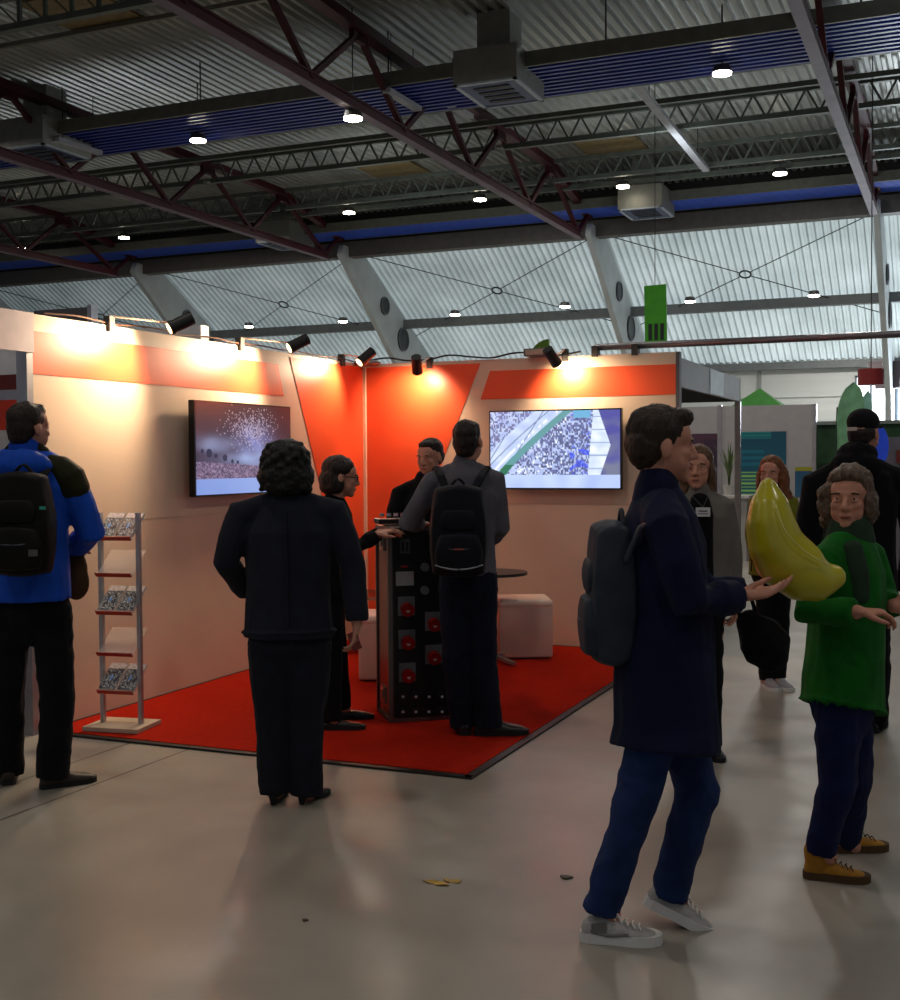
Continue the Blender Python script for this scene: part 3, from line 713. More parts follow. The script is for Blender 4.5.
#---- confetti on floor ------------------------------------------------------
for k, (px, py, r, cc, lab) in enumerate([(430, 882, .022, 'b08a35', 'left'), (441, 884.5, .022, 'c29a3c', 'middle'), (453, 881.5, .026, 'a8842f', 'right')]):
    p = on_z(px, py); bm = NB(); a = k * 1.3
    ring_ = [p + V((math.cos(t + a) * r * (1.4 + .25 * math.sin(3 * t)), math.sin(t + a) * r * .8 * (1 + .2 * math.cos(4 * t)), .003 + .003 * math.sin(2 * t))) for t in [2 * PI * i / 14 for i in range(14)]]
    prism(bm, ring_, (0, 0, .0015)); tag(build('dry_leaf', bm, mat('gold_leaf_%d' % k, cc, rough=.5, var=.25, scale=60)), 'small golden scrap on the open floor, %s one of three' % lab, 'litter', 'golden scraps on the floor')
for px, py, lab in ((566, 878, 'dark brown scrap on the floor between the golden scraps and the white shoe'), (305, 921, 'tiny dark scrap on the floor in front of the woman in the suit')):
    p = on_z(px, py); r = .022 if px > 500 else .01; bm = NB()
    prism(bm, [p + V((math.cos(t) * r * (1 + .4 * math.sin(3 * t)), math.sin(t) * r * .8, .002)) for t in [2 * PI * i / 12 for i in range(12)]], (0, 0, .004))
    tag(build('dry_leaf', bm, mat('brown_scrap', '4a382a', var=.3)), lab, 'litter')
#==================================================================== PEOPLE
skin_m = mat('skin', 'b9806a', rough=.55, var=.05, scale=8)
def cloth(name, col, **k):
    a = dict(rough=.9, var=.18, scale=9, bump=.35, bscale=220, sheen=.03, spec=.12); a.update(k); return mat(name, col, **a)
def hair_mat(name, col): return mat(name, col, rough=.5, var=.5, scale=35, stretch=(3, 3, .5), bump=.8, bscale=60, spec=.35)
black_suit = cloth('charcoal_suit', '20222c'); black_tr = cloth('charcoal_trousers', '1b1d26')
eye_m = mat('eye_white', 'd8d2ca', rough=.2, var=.02); iris_m = mat('iris_dark', '1d120c', rough=.15)

class Fig:
    """joints are read in the photograph and set at a true depth, so every figure stands on the floor"""
    def __init__(s, name, px, py, label, fwd, group=None, h=.235, gz=0):
        s.g = on_z(px, py, gz); s.D = (RM.transposed() @ (s.g - CAM)); s.D = -s.D.z
        s.root = empty('person', s.g, label, 'person', group)
        f = A * fwd[0] + B * fwd[1]; s.f = f.normalized(); s.r = s.f.cross(UP).normalized(); s.h = h; s.px = F_PX / s.D
    def P(s, x, y, b=0): return at_depth(x, y, s.D + b)

def head_prims(bm, c, f, up, h):
    """head centred at c (mid height); f faces forward"""
    k = h / .235; r = f.cross(up).normalized(); up = r.cross(f).normalized()
    def L(x, y, z): return c + r * x * k + f * y * k + up * z * k
    def E(p, rad, **kw): ell(bm, L(*p), [q * k for q in rad], r, f, up, **kw)
    E((0, -.012, .03), (.074, .094, .086), seg=24); E((0, .018, -.03), (.062, .072, .075), seg=20)
    E((0, .042, -.066), (.052, .046, .044)); E((0, .070, -.094), (.027, .020, .020)); E((.034, .05, -.05), (.026, .03, .034)); E((-.034, .05, -.05), (.026, .03, .034)); E((0, .055, .035), (.06, .035, .05))
    E((0, .083, .022), (.046, .012, .010))
    for s in (-1, 1):
        E((.036 * s, .064, -.022), (.024, .022, .02)); E((.077 * s, -.002, -.012), (.009, .02, .031)); E((.030 * s, .078, .003), (.016, .012, .009))
    tube(bm, [L(0, .088, .008), L(0, .102, -.015), L(0, .108, -.030)], [.009 * k, .011 * k, .013 * k], side=r, seg=10)
    for s in (-1, 1): E((.012 * s, .094, -.034), (.009, .010, .008))
    E((0, .088, -.059), (.023, .010, .0055)); E((0, .086, -.069), (.020, .010, .0065))
    return L, r, up, k

def add_face(root, c, f, up, h):
    k = h / .235; r = f.cross(up).normalized(); up = r.cross(f).normalized()
    for s in (-1, 1):
        p = c + r * .031 * s * k + f * .0765 * k + up * .003 * k
        bm = NB(); ell(bm, p, (.012 * k, .012 * k, .010 * k), r, f, up, seg=12); e = build('eye', bm, eye_m, root, smooth=True)
        bm = NB(); ell(bm, p + f * .0095 * k, (.005 * k, .003 * k, .005 * k), r, f, up, seg=8); build('iris', bm, iris_m, e, smooth=True)
        bm = NB(); ell(bm, p + up * .0065 * k, (.0145 * k, .0142 * k, .0078 * k), r, f, up, seg=12); ell(bm, p - up * .0095 * k, (.0140 * k, .0125 * k, .0055 * k), r, f, up, seg=12); build('eyelids', bm, skin_m, e, smooth=True)
        bm = NB(); curve_tube(bm, [p + f * .010 * k + up * .016 * k - r * .018 * k, p + f * .016 * k + up * .021 * k, p + f * .006 * k + up * .017 * k + r * .02 * k], .0035 * k, seg=6); build('eyebrow', bm, mat('brow_brown', '2a1b12'), root)
    bm = NB(); ell(bm, c + f * .0905 * k - up * .064 * k, (.021 * k, .007 * k, .0075 * k), r, f, up, seg=12); build('lips', bm, mat('lips', '8e4a42', rough=.5), root, smooth=True)

def hand_prims(bm, w, d, n, thumb_side, curl=.35, k=1.0):
    """w wrist, d finger direction, n palm-facing normal, thumb_side +-1 along d x n"""
    d = d.normalized(); n = (n - d * n.dot(d)).normalized(); s = d.cross(n).normalized() * thumb_side
    tube(bm, [w - d * .01 * k, w + d * .04 * k, w + d * .085 * k], [(.027 * k, .019 * k), (.040 * k, .016 * k), (.041 * k, .013 * k)], side=s, seg=12)
    for i, (off, ln) in enumerate(((.031, .070), (.011, .080), (-.010, .074), (-.030, .058))):
        p = w + d * .082 * k + s * off * k; a = 0; pts = [w + d * .06 * k + s * off * k, p]
        for j, q in enumerate((.45, .32, .25)):
            a += curl * (1 + .15 * i); p = p + (d * math.cos(a) + n * math.sin(a) + s * off * .8) * ln * q * k; pts.append(p)
        tube(bm, pts, [.0095 * k, .0098 * k, .0090 * k, .0082 * k, .0068 * k], side=s, seg=8)
    t0 = w + d * .022 * k + s * .028 * k; td = (d * .62 + s * .62 + n * .4).normalized(); t1 = t0 + td * .035 * k
    t2 = t1 + (d * .85 + s * .25 + n * .35).normalized() * .030 * k; t3 = t2 + (d * .95 + n * .3).normalized() * .024 * k
    tube(bm, [t0, t1, t2, t3], [.016 * k, .0125 * k, .0108 * k, .008 * k], side=n, seg=8)

def shoe(root, ankle, toe_dir, m, sole_m, pitch=0, k=1.0, style='shoe', sole_h=.022, laces=None, shaft=0, ground=0.0, name='shoe'):
    """ankle: joint position above the heel; toe_dir horizontal"""
    d = V((toe_dir.x, toe_dir.y, 0)).normalized(); sd = d.cross(UP)
    ground = ground or root.location.z
    base = V((ankle.x, ankle.y, ground)) if pitch == 0 else V((ankle.x, ankle.y, ankle.z - .09 * k))
    dd = (d * math.cos(pitch) - UP * math.sin(pitch)); uu = (UP * math.cos(pitch) + d * math.sin(pitch))
    if pitch: base = ankle - uu * .09 * k
    def L(y, x, z): return base + dd * y * k + sd * x * k + uu * z * k
    hi = .0 if style != 'heel' else .045
    secs = [(-.072, .020, .055), (-.062, .031, .080), (-.03, .037, .094), (.01, .038, .096), (.05, .041, .080), (.09, .046, .060), (.13, .048, .052), (.165, .043, .044), (.19, .030, .034), (.203, .012, .02)]
    if style == 'slim': secs = [(y, w * .85, min(h, .062) * .9) for y, w, h in secs]
    if style == 'heel': secs = [(y, w * .85, h * .85 + hi * max(0, min(1, (.09 - y) / .12))) for y, w, h in secs]
    R = []
    for y, w, h in secs:
        lo = sole_h + (hi * max(0, min(1, (.09 - y) / .12)) if style == 'heel' else 0); ring_ = []
        for j in range(16):
            a = 2 * PI * j / 16; cx = math.cos(a); sz = math.sin(a)
            x = w * (abs(cx) ** .8) * (1 if cx > 0 else -1); z = lo + (max(sz, 0) ** .75) * (h - lo) if sz >= 0 else lo
            ring_.append(L(y, x * (1 if sz < 0.3 else .96), z))
        R.append(ring_)
    bm = NB(); rings(bm, R); bmesh.ops.remove_doubles(bm, verts=bm.verts, dist=.0005)
    if shaft: tube(bm, [L(-.015, 0, .06), L(-.02, 0, .06 + shaft)], [(.045 * k, .052 * k), (.047 * k, .056 * k)], side=sd)
    sh = blob(name, bm, m, root, .0055, 4)
    out = [(-.078, .0), (-.072, .022), (-.05, .034), (0, .038), (.05, .042), (.1, .050), (.14, .051), (.175, .044), (.2, .026), (.21, 0)]
    kk = .85 if style in ('slim', 'heel') else 1
    pts = [(y, x * kk) for y, x in out] + [(y, -x * kk) for y, x in out[::-1][1:-1]]
    bm = NB()
    if style == 'heel':
        prism(bm, [L(y, x * .9, hi * max(0, min(1, (.09 - y) / .12)) + .006) for y, x in pts], uu * .016 * k)
        tube(bm, [L(-.05, 0, .005), L(-.045, 0, .055)], [.012 * k, .024 * k], side=sd, cap=False)
    else: prism(bm, [L(y, x, .001) for y, x in pts], uu * sole_h * 1.15 * k)
    build('sole', bm, sole_m, sh, bevel=0)
    if laces:
        for i in range(5):
            y = .035 + i * .022; z = .096 - i * .0085; bm = NB()
            curve_tube(bm, [L(y, -.026, z - .012), L(y + .008, -.008, z + .003), L(y + .004, .012, z + .002), L(y + .012, .027, z - .012)], .0028 * k, seg=6)
            build('lace', bm, laces, sh, smooth=True)
        bm = NB(); curve_tube(bm, [L(.03, 0, .1), L(.045, .02, .112), L(.06, .035, .098), L(.04, .012, .1), L(.03, -.02, .112), L(.05, -.036, .096)], .0026 * k, seg=6); build('lace', bm, laces, sh, smooth=True)
    return sh, L

def person(F, head, face, neck, sh, el, wr, hips, knees, ank, hd=None, torso=None, waist=None, body_m=None, jacket=None, jm=None, hem=None, hemr=(.19, .14), chest=(.19, .13), wst=(.17, .125),
           sleeve=(.062, .052, .046), tm=None, leg=(.095, .08, .078), shoe_fn=None, head_up=None, curl=.35, palm=None, collar=None, fold=.006, drop_arms=False, hand_k=1.0, belly=0):
    """F figure; sh/el/wr/hips/knees/ank are (right, left) joints in world coordinates"""
    f, r = F.f, F.r; up = head_up or UP; ff = face.normalized()
    hipc = (hips[0] + hips[1]) / 2; shc = (sh[0] + sh[1]) / 2; root = F.root
    mid = hipc.lerp(neck, .42) if waist is None else waist
    ch = hipc.lerp(neck, .76)
    # one continuous body: head, neck, trunk, arms, hands, legs
    bm = NB()
    L, hr, hu, k = head_prims(bm, head, ff, up, F.h)
    tube(bm, [neck - UP * .04, neck + UP * .01, L(0, -.012, -.06)], [(.062, .058), (.054, .055), (.052, .056)], side=r)
    tube(bm, [hipc - UP * .06, hipc, mid, ch, neck - UP * .05], [(.13, .09), (.155, .105), (.135, .095), (.16, .105), (.11, .07)], side=r)
    for i, sg in ((0, 1), (1, -1)):
        tube(bm, [sh[i].lerp(neck, .25) - UP * .02, sh[i], el[i], wr[i]], [.045, .048, .038, .027], side=f)
        dr = hd[i] if hd else (wr[i] - el[i]); pn = palm[i] if palm else (f * .2 - r * sg)
        hand_prims(bm, wr[i], dr, pn, 1 if (dr.normalized().cross(pn)).dot(f + UP * .3) > 0 else -1, curl if not isinstance(curl, tuple) else curl[i], .98 * hand_k)
        tube(bm, [hips[i], knees[i], ank[i]], [.08, .052, .036], side=r)
        tube(bm, [ank[i], ank[i] - UP * .03 + f * .03], [.036, .034], side=r)
    body = blob('body', bm, skin_m, root, .0065, 3)
    # upper garment
    if jm:
        hem_z = hem if hem is not None else hipc - UP * .02
        nb = neck - UP * .01
        bm = NB()
        tube(bm, [hem_z, hipc.lerp(hem_z, .5) if hem is not None else hipc, mid, ch, shc.lerp(neck, .45) - UP * .015, nb + UP * .01],
             [hemr, tuple((a + c_) / 2 for a, c_ in zip(hemr, wst)), wst, chest, (chest[0] * .82, chest[1] * .78), (.075, .075)], side=r, seg=20, c0=False)
        for i in (0, 1):
            tube(bm, [neck.lerp(sh[i], .35) - UP * .015, sh[i] - UP * .005, sh[i].lerp(el[i], .5), el[i], el[i].lerp(wr[i], .55), wr[i].lerp(el[i], .06)],
                 [sleeve[0] * .95, sleeve[0] * 1.04, sleeve[0], sleeve[1] * 1.05, sleeve[1] * .95, sleeve[2]], side=f, c1=False)
        jk = blob('jacket' if jacket is None else jacket, bm, jm, root, .0085, 2, fold=fold, fscale=6)
        if collar: 
            bm = NB(); cr = collar[1] if len(collar) > 1 else .078
            tube(bm, [neck - UP * .035, neck + UP * .03], [(cr, cr), (cr * .88, cr * .85)], side=r); blob('collar', bm, collar[0], jk, .006, 3)
    if tm:
        bm = NB(); tube(bm, [hipc + UP * .10, hipc, hipc - UP * .07], [(.165, .12), (leg[0] + .085, .13), (leg[0] + .06, .11)], side=r)
        for i in (0, 1):
            bot = ank[i] + UP * .0 
            tube(bm, [hips[i] + UP * .02, hips[i].lerp(knees[i], .45), knees[i], knees[i].lerp(ank[i], .55), ank[i].lerp(knees[i], -.06)], [leg[0], leg[0] * .96, leg[1], (leg[1] + leg[2]) / 2, leg[2]], side=r, c1=False)
        blob('trousers', bm, tm, root, .0085, 2, fold=fold * 1.2, fscale=8, fstretch=(1, 1, .8))
    return body, L

def hair_blob(root, L, prims, m, fold=.006, fs=30, r=None, voxel=.007, name='hair', stretch=(1, 1, .35)):
    bm = NB(); o = L(0, 0, 0); X = (L(1, 0, 0) - o).normalized(); Y = (L(0, 1, 0) - o).normalized(); Z = (L(0, 0, 1) - o).normalized(); k = (L(1, 0, 0) - o).length
    for c, rad in prims: ell(bm, L(*c), [q * k for q in rad], X, Y, Z)
    return blob(name, bm, m, root, voxel, 2, fold=fold, fscale=fs, fstretch=stretch)
SHORT = [((0, -.018, .045), (.080, .098, .084)), ((0, -.045, .0), (.076, .068, .075)), ((0, .03, .085), (.062, .055, .035)), ((0, -.055, -.04), (.06, .05, .05))]

def badge(root, p, f, w=.07, h=.05, cord_from=None):
    r = f.cross(UP).normalized(); M = Matrix((r, f, UP)).transposed()
    bm = NB(); box(bm, p, (w, .004, h), M=M); bd = build('name_badge', bm, mat('white_badge', 'c9c6c8', rough=.4), root)
    bm = NB(); box(bm, p + f * .0025 + UP * h * .1, (w * .6, .001, h * .16), M=M); box(bm, p + f * .0025 - UP * h * .2, (w * .7, .001, h * .1), M=M); build('printed_lines', bm, mat('badge_print', '5b5f6b'), bd)
    if cord_from:
        for q in cord_from: bm = NB(); cyl(bm, p + UP * h * .5, q, .0025, seg=6); build('lanyard', bm, mat('lanyard_dark', '33343c'), root)

def backpack(c, r, n, up, w, h, d, m, label, accent=None, strap_to=None, stripe=None, name='backpack'):
    """c centre; n points away from the wearer's back"""
    root = empty(name, c - up * h / 2, label, 'backpack'); M = Matrix((r, n, up)).transposed()
    def rb(nm, cc, s, bev, mm, par, seg=4):
        bm = NB(); box(bm, cc, s, M=M); bmesh.ops.subdivide_edges(bm, edges=list(bm.edges), cuts=5, use_grid_fill=True)
        for v in bm.verts:
            q = v.co - cc; x, y, z = q.dot(r) / (s[0] / 2), q.dot(n) / (s[1] / 2), q.dot(up) / (s[2] / 2)
            kx = math.sqrt(max(.05, 1 - .22 * z * z - .18 * y * y)) * (1 - .10 * max(0, z)); kz = math.sqrt(max(.05, 1 - .16 * x * x - .16 * y * y)); ky = math.sqrt(max(.05, 1 - .3 * z * z - .22 * x * x))
            v.co = cc + r * x * kx * s[0] / 2 + n * y * ky * s[1] / 2 + up * z * kz * s[2] / 2
        return blob(nm, bm, mm, par, .008, 3, fold=.003, fscale=12)
    mb = rb('main_bag', c, (w, d, h), .05, m, root)
    fp = rb('front_pocket', c + n * d * .38 - up * h * .22, (w * .82, d * .6, h * .42), .03, m, root)
    up_ = rb('upper_pocket', c + n * d * .36 + up * h * .12, (w * .66, d * .45, h * .24), .03, m, root)
    zipm = accent or mat('zip_dark', '2d2f36', rough=.4)
    bm = NB(); P = [c + n * (d * .70) + r * w * .36 * t - up * h * (.16 + .03 * (1 - abs(t))) * 1 + n * (-.02 * abs(t)) for t in (-1, -.6, -.2, .2, .6, 1)]
    curve_tube(bm, P, .004, seg=6); build('zip', bm, zipm, fp, smooth=True)
    if stripe:
        bm = NB(); P = [c + n * (d * .70 - .012 * abs(t) * 2) + r * w * .40 * t - up * h * (.395 - .045 * abs(t) ** 2) for t in (-1, -.6, -.2, .2, .6, 1)]
        curve_tube(bm, P, .0045, seg=6); build('reflective_piping', bm, stripe, fp, smooth=True)
    bm = NB(); curve_tube(bm, [c + up * h * .46 - n * d * .25 - r * .05, c + up * (h * .46 + .05) - n * d * .25, c + up * h * .46 - n * d * .25 + r * .05], .008, seg=8); build('grab_handle', bm, m, root, smooth=True)
    if strap_to:
        for pts in strap_to:
            bm = NB(); tube(bm, pts, [(.026, .009)] * len(pts), side=r); blob('shoulder_strap', bm, m, root, .006, 2)
    return root, c

jeans_d = cloth('dark_jeans', '141826', bscale=500); blk = cloth('black_cloth', '0d0d10'); rubber_b = mat('black_rubber', '0c0c0d', rough=.6)
leather_b = mat('black_leather', '101011', rough=.35, coat=.2); hair_blk = hair_mat('black_hair', '0d0908'); hair_brn = hair_mat('dark_brown_hair', '1d110b')

# --- woman in dark suit, seen from behind -----------------------------------
F = Fig('w', 291, 803, 'person with bushy black hair in a dark trouser suit, standing with back turned', (.12, 1))
P = F.P
fr = F.r
body, L = person(F, P(287, 466), F.f, P(287, 497), (P(334, 512), P(241, 514)), (P(352, 565), P(226, 562, -.02)), (P(357, 624, -.02), P(247, 592, .2)),
    (P(309, 645), P(270, 645)), (P(306, 717), P(273, 717)), (P(307, 790), P(275, 788)), hem=P(289, 630), hemr=(.235, .165), chest=(.212, .135), wst=(.198, .14), sleeve=(.070, .060, .052),
    jm=black_suit, tm=black_tr, leg=(.108, .084, .078), jacket='suit_jacket', collar=(black_suit, .085), fold=.006, hd=((P(355, 640) - P(357, 624)), F.f), palm=((-fr), -UP))
bush = [((0, -.015, .03), (.115, .115, .100)), ((0, -.045, -.045), (.125, .10, .085)), ((.06, -.02, -.05), (.075, .09, .075)), ((-.06, -.02, -.05), (.075, .09, .075)), ((0, -.06, -.085), (.10, .075, .06))]
for i in range(70):
    a = i * 2.4; t = (i / 70); z = -.11 + .21 * t; rr_ = .105 * math.sqrt(max(.1, 1 - (max(0, z) / .13) ** 2)); 
    bush.append(((math.cos(a) * rr_, -.03 + math.sin(a) * rr_ * (.9 if math.sin(a) < 0 else .45), z), (.022, .022, .020)))
hair_blob(F.root, L, bush, hair_blk, fold=.008, fs=28, stretch=(1, 1, 1))
for i, an in enumerate((P(307, 790), P(275, 788))):
    shoe(F.root, an, F.f * (1) + A * (.35 if i == 0 else -.05), leather_b, rubber_b, style='heel', k=.93)
jk = [o for o in F.root.children if o.name.startswith('suit_jacket')][0]
bm = NB(); curve_tube(bm, [P(287, 512, -.135), P(288, 550, -.148), P(289, 590, -.155), P(290, 629, -.172)], .0028, seg=6); build('back_seam', bm, cloth('suit_seam', '0b0c12'), jk)
ph = empty('folded_card', P(353, 640, -.03), 'small red-brown card held in the right hand of the person in the dark suit', 'card')
bm = NB(); box(bm, P(354.5, 641, -.045), (.045, .006, .085), M=Matrix((A, B, UP)).transposed() @ Matrix.Rotation(-.35, 3, 'Y')); build('card', bm, mat('red_brown_card', '6a2a24'), ph)
bm = NB(); box(bm, P(354.5, 640, -.049), (.03, .001, .02), M=Matrix((A, B, UP)).transposed() @ Matrix.Rotation(-.35, 3, 'Y')); build('card_print', bm, mat('card_pale', '8f6a60'), ph)

# --- person with backpack at the case ------------------------------------------
F = Fig('bp', 478, 735, 'person in a grey shirt and dark jeans leaning on the black flight case', (0, 1), h=.24, gz=.016)
P = F.P
shirt = cloth('grey_shirt', '5a5860', bscale=300)
body, L = person(F, P(468, 442), F.f * 1 + A * .35, P(464, 464), (P(494, 480), P(433, 482)), (P(500, 528, .02), P(409, 524, .05)), (P(489, 540, .24), P(420, 524, .27)),
    (P(482, 590), P(455, 590)), (P(483, 655), P(456, 655)), (P(489, 723), P(463, 722, .05)), hem=P(467, 562), hemr=(.172, .125), chest=(.195, .13), wst=(.165, .12), sleeve=(.066, .058, .048),
    jm=shirt, tm=jeans_d, leg=(.092, .083, .078), jacket='shirt', collar=(shirt, .066), fold=.007, hd=((F.f * .6 - A), (F.f + A * .3)), palm=(-UP, -UP), head_up=(UP + F.f * .15).normalized())
hair_blob(F.root, L, SHORT, hair_brn, fold=.007, fs=30)
shoe(F.root, P(489, 725), A * 1 + B * .12, leather_b, rubber_b, k=1.12); shoe(F.root, P(464, 724, .05), B * 1 - A * .1, leather_b, rubber_b, k=1.05)
pk = cloth('navy_black_nylon', '12131b', rough=.6)
Pc = P(458.5, 531, -.225)
sl = [P(431, 505, -.13), P(431, 484, -.09), P(436, 471, -.02), P(440, 470, .10)]
sl = [P(447, 492, -.16), P(441, 476, -.11), P(437, 467, -.02), P(434, 474, .1), P(436, 505, .14)]
sr = [P(473, 492, -.16), P(481, 477, -.11), P(487, 467, -.02), P(491, 474, .1), P(490, 505, .14)]
backpack(Pc, A, -B, UP, .33, .52, .17, pk, 'dark navy backpack with pale piping, worn over the grey shirt', strap_to=[sl, sr], stripe=mat('grey_piping', '8b8f98', rough=.4), accent=mat('grey_zip', '3b3e4a'))
bm = NB(); box(bm, Pc - B * .165 - UP * .09, (.05, .004, .010), M=Matrix((A, B, UP)).transposed()); bpl = build('maker_tag', bm, mat('red_tag', '8a4038'), bpy.data.objects['backpack'])

# --- profile woman with glasses ---------------------------------------------------
F = Fig('pw', 340, 727, 'person with bobbed dark hair and glasses, in black, reaching to the flight case', (1, .1), gz=.016)
P = F.P
body, L = person(F, P(341, 477), F.f * 1 - UP * .12, P(334, 503), (P(338, 517, -.17), P(335, 516, .17)), (P(355, 549, -.16), P(356, 548, .18)), (P(377, 535, -.09), P(380, 533, .10)),
    (P(329, 592, -.07), P(329, 592, .07)), (P(332, 660, -.06), P(337, 655, .12)), (P(331, 717, -.06), P(341, 704, .22)), hem=P(331, 590), hemr=(.17, .145), chest=(.18, .125), wst=(.155, .115), sleeve=(.06, .052, .044),
    jm=blk, tm=blk, leg=(.085, .066, .062), jacket='black_top', fold=.005, hd=(A + UP * .25 + B * .2, A + UP * .3 - B * .1), palm=(-UP, -UP), head_up=(UP + F.f * .1).normalized())
hair_blob(F.root, L, [((0, -.02, .045), (.086, .104, .085)), ((0, -.055, -.02), (.092, .075, .085)), ((.06, -.03, -.045), (.032, .06, .06)), ((-.06, -.03, -.045), (.032, .06, .06)), ((0, -.06, -.07), (.08, .06, .045))], hair_brn, fold=.007, fs=26)
add_face(F.root, P(341, 477), F.f * 1 - UP * .12, UP, .235)
gr = F.r; gl = NB()
for s in (-1, 1):
    c = L(.031 * s, .098, .003); X = (L(1, 0, 0) - L(0, 0, 0)).normalized(); Z = (L(0, 0, 1) - L(0, 0, 0)).normalized(); 
    Pp = [c + X * math.cos(t) * .024 + Z * math.sin(t) * .018 for t in [2 * PI * i / 16 for i in range(17)]]; tube(gl, Pp, [.0028] * 17, side=(L(0, 1, 0) - L(0, 0, 0)), seg=6, cap=False)
    curve_tube(gl, [L(.055 * s, .096, .006), L(.076 * s, .05, .006), L(.079 * s, 0, .004)], .0026, seg=6)
curve_tube(gl, [L(-.008, .1, .006), L(0, .104, .01), L(.008, .1, .006)], .0026, seg=6)
build('glasses', gl, mat('black_frame', '0c0b0c', rough=.3), F.root)
shoe(F.root, P(331, 718, -.06), A, leather_b, rubber_b, style='slim', k=.98); shoe(F.root, P(341, 705, .22), A + B * .1, leather_b, rubber_b, style='slim', k=.98)

# --- person behind the case --------------------------------------------------------
F = Fig('bk', 425, 698, 'person with short dark hair in a black top facing out from behind the flight case', (-.35, -1), gz=.016)
P = F.P
body, L = person(F, P(430, 457), (-B * .8 - A * .5 - UP * .15), P(425, 480), (P(399, 494), P(450, 494)), (P(392, 526, -.05), P(455, 526, -.05)), (P(402, 528, -.33), P(440, 530, -.30)),
    (P(411, 572), P(437, 572)), (P(411, 630), P(437, 630)), (P(411, 690), P(437, 690)), hem=P(424, 570), hemr=(.17, .12), chest=(.195, .125), wst=(.165, .12), jm=blk, tm=blk, jacket='black_top', hd=(-B * 1 + A * .4, -B * 1 - A * .4), palm=(-UP, -UP))
hair_blob(F.root, L, [((0, -.022, .05), (.079, .094, .078)), ((0, -.045, .0), (.077, .066, .07)), ((0, .03, .088), (.058, .05, .028))], hair_brn, fold=.005, fs=34)
add_face(F.root, P(430, 457), (-B * .8 - A * .5 - UP * .15).normalized(), UP, .235)
for an in (P(411, 690), P(437, 690)): shoe(F.root, an, -B, leather_b, rubber_b)

# --- blue jacket person at the left edge ---------------------------------------------
F = Fig('bl', 30, 787, 'person in a bright blue hiking jacket and dark trousers, back turned', (.15, 1), h=.24)
P = F.P
blue_j = cloth('bright_blue_shell', '1649b4', rough=.6, var=.12); olive = cloth('olive_shell', '23230f', rough=.7)
body, L = person(F, P(29, 428), F.f + A * .5, P(25, 450), (P(69, 477), P(-20, 477)), (P(91, 533, .02), P(-42, 540)), (P(72, 548, .24), P(-20, 560, .22)),
    (P(52, 612), P(10, 612)), (P(57, 695), P(6, 690)), (P(53, 773), P(8, 768, .1)), hem=P(29, 590), hemr=(.212, .155), chest=(.215, .15), wst=(.205, .15), sleeve=(.078, .07, .058),
    jm=blue_j, tm=cloth('black_jeans', '101116', bscale=400), leg=(.1, .085, .08), jacket='jacket', collar=(blue_j, .088), fold=.008, hd=((B + A * .1), B), palm=(-UP, -UP))
jk = [o for o in F.root.children if o.name.startswith('jacket')][0]
bm = NB(); tube(bm, [P(46, 464, -.01), P(58, 469, -.01), P(70, 479, -.01), P(75, 491, -.005)], [.055, .073, .0835, .080], side=F.f); q = blob('shoulder_patch', bm, olive, jk, .009, 3, fold=.004, fscale=7); q['label'] = 'olive shoulder patch'
bm = NB(); tube(bm, [P(8, 452), P(14, 446), P(30, 443), P(44, 452), P(50, 460)], [.026, .03, .032, .03, .026], side=F.f); q = blob('hood_band', bm, olive, jk, .009, 2); q['label'] = 'olive hood edge'
bm = NB(); ell(bm, P(20, 466, -.10), (.16, .075, .085), A, B, UP); blob('hood', bm, blue_j, jk, .009, 3, fold=.012, fscale=10)
hair_blob(F.root, L, SHORT, hair_mat('mid_brown_hair', '24170e'), fold=.006, fs=30)
brn = mat('brown_leather_shoe', '2b2018', rough=.5)
shoe(F.root, P(55, 776), A * .62 + B * .45, brn, rubber_b, k=1.0); shoe(F.root, P(8, 768, .1), B * .8 - A * .3, brn, rubber_b, k=1.1)
bpk = cloth('black_pack', '131210', rough=.6)
backpack(P(21, 524, -.26), (A), -B, UP, .32, .50, .18, bpk, 'black daypack with small tags, worn over the blue jacket', strap_to=[[P(4, 488, -.2), P(-4, 470, -.12), P(-2, 462, 0), P(0, 480, .15)], [P(36, 488, -.2), P(46, 470, -.12), P(46, 460, 0), P(44, 480, .15)]], accent=mat('grey_zip', '3b3e4a'), name='daypack')
bm = NB(); box(bm, P(42.5, 508, -.40), (.028, .006, .014), M=Matrix((A, B, UP)).transposed()); q = build('teal_tag', bm, mat('teal_tag', '2c9a8a'), bpy.data.objects['daypack']); 
bm = NB(); box(bm, P(33, 553, -.43), (.04, .006, .03), M=Matrix((A, B, UP)).transposed()); build('grey_tag', bm, mat('grey_tag', '55534f'), bpy.data.objects['daypack'])
# brown shoulder bag
bg_ = empty('shoulder_bag', P(76, 596, .2), 'soft brown bag hanging from the arm of the person in the blue jacket', 'bag')
bm = NB(); c = P(76, 574, .2); ell(bm, c, (.06, .05, .13), A, B, UP); ell(bm, c - UP * .04, (.07, .055, .09), A, B, UP); blob('bag_body', bm, cloth('brown_canvas', '4a3424'), bg_, .008, 3, fold=.006, fscale=10)
bm = NB(); curve_tube(bm, [c + UP * .1 - A * .03, c + UP * .16, c + UP * .1 + A * .03], .008); build('bag_strap', bm, cloth('brown_canvas', '4a3424'), bg_, smooth=True)

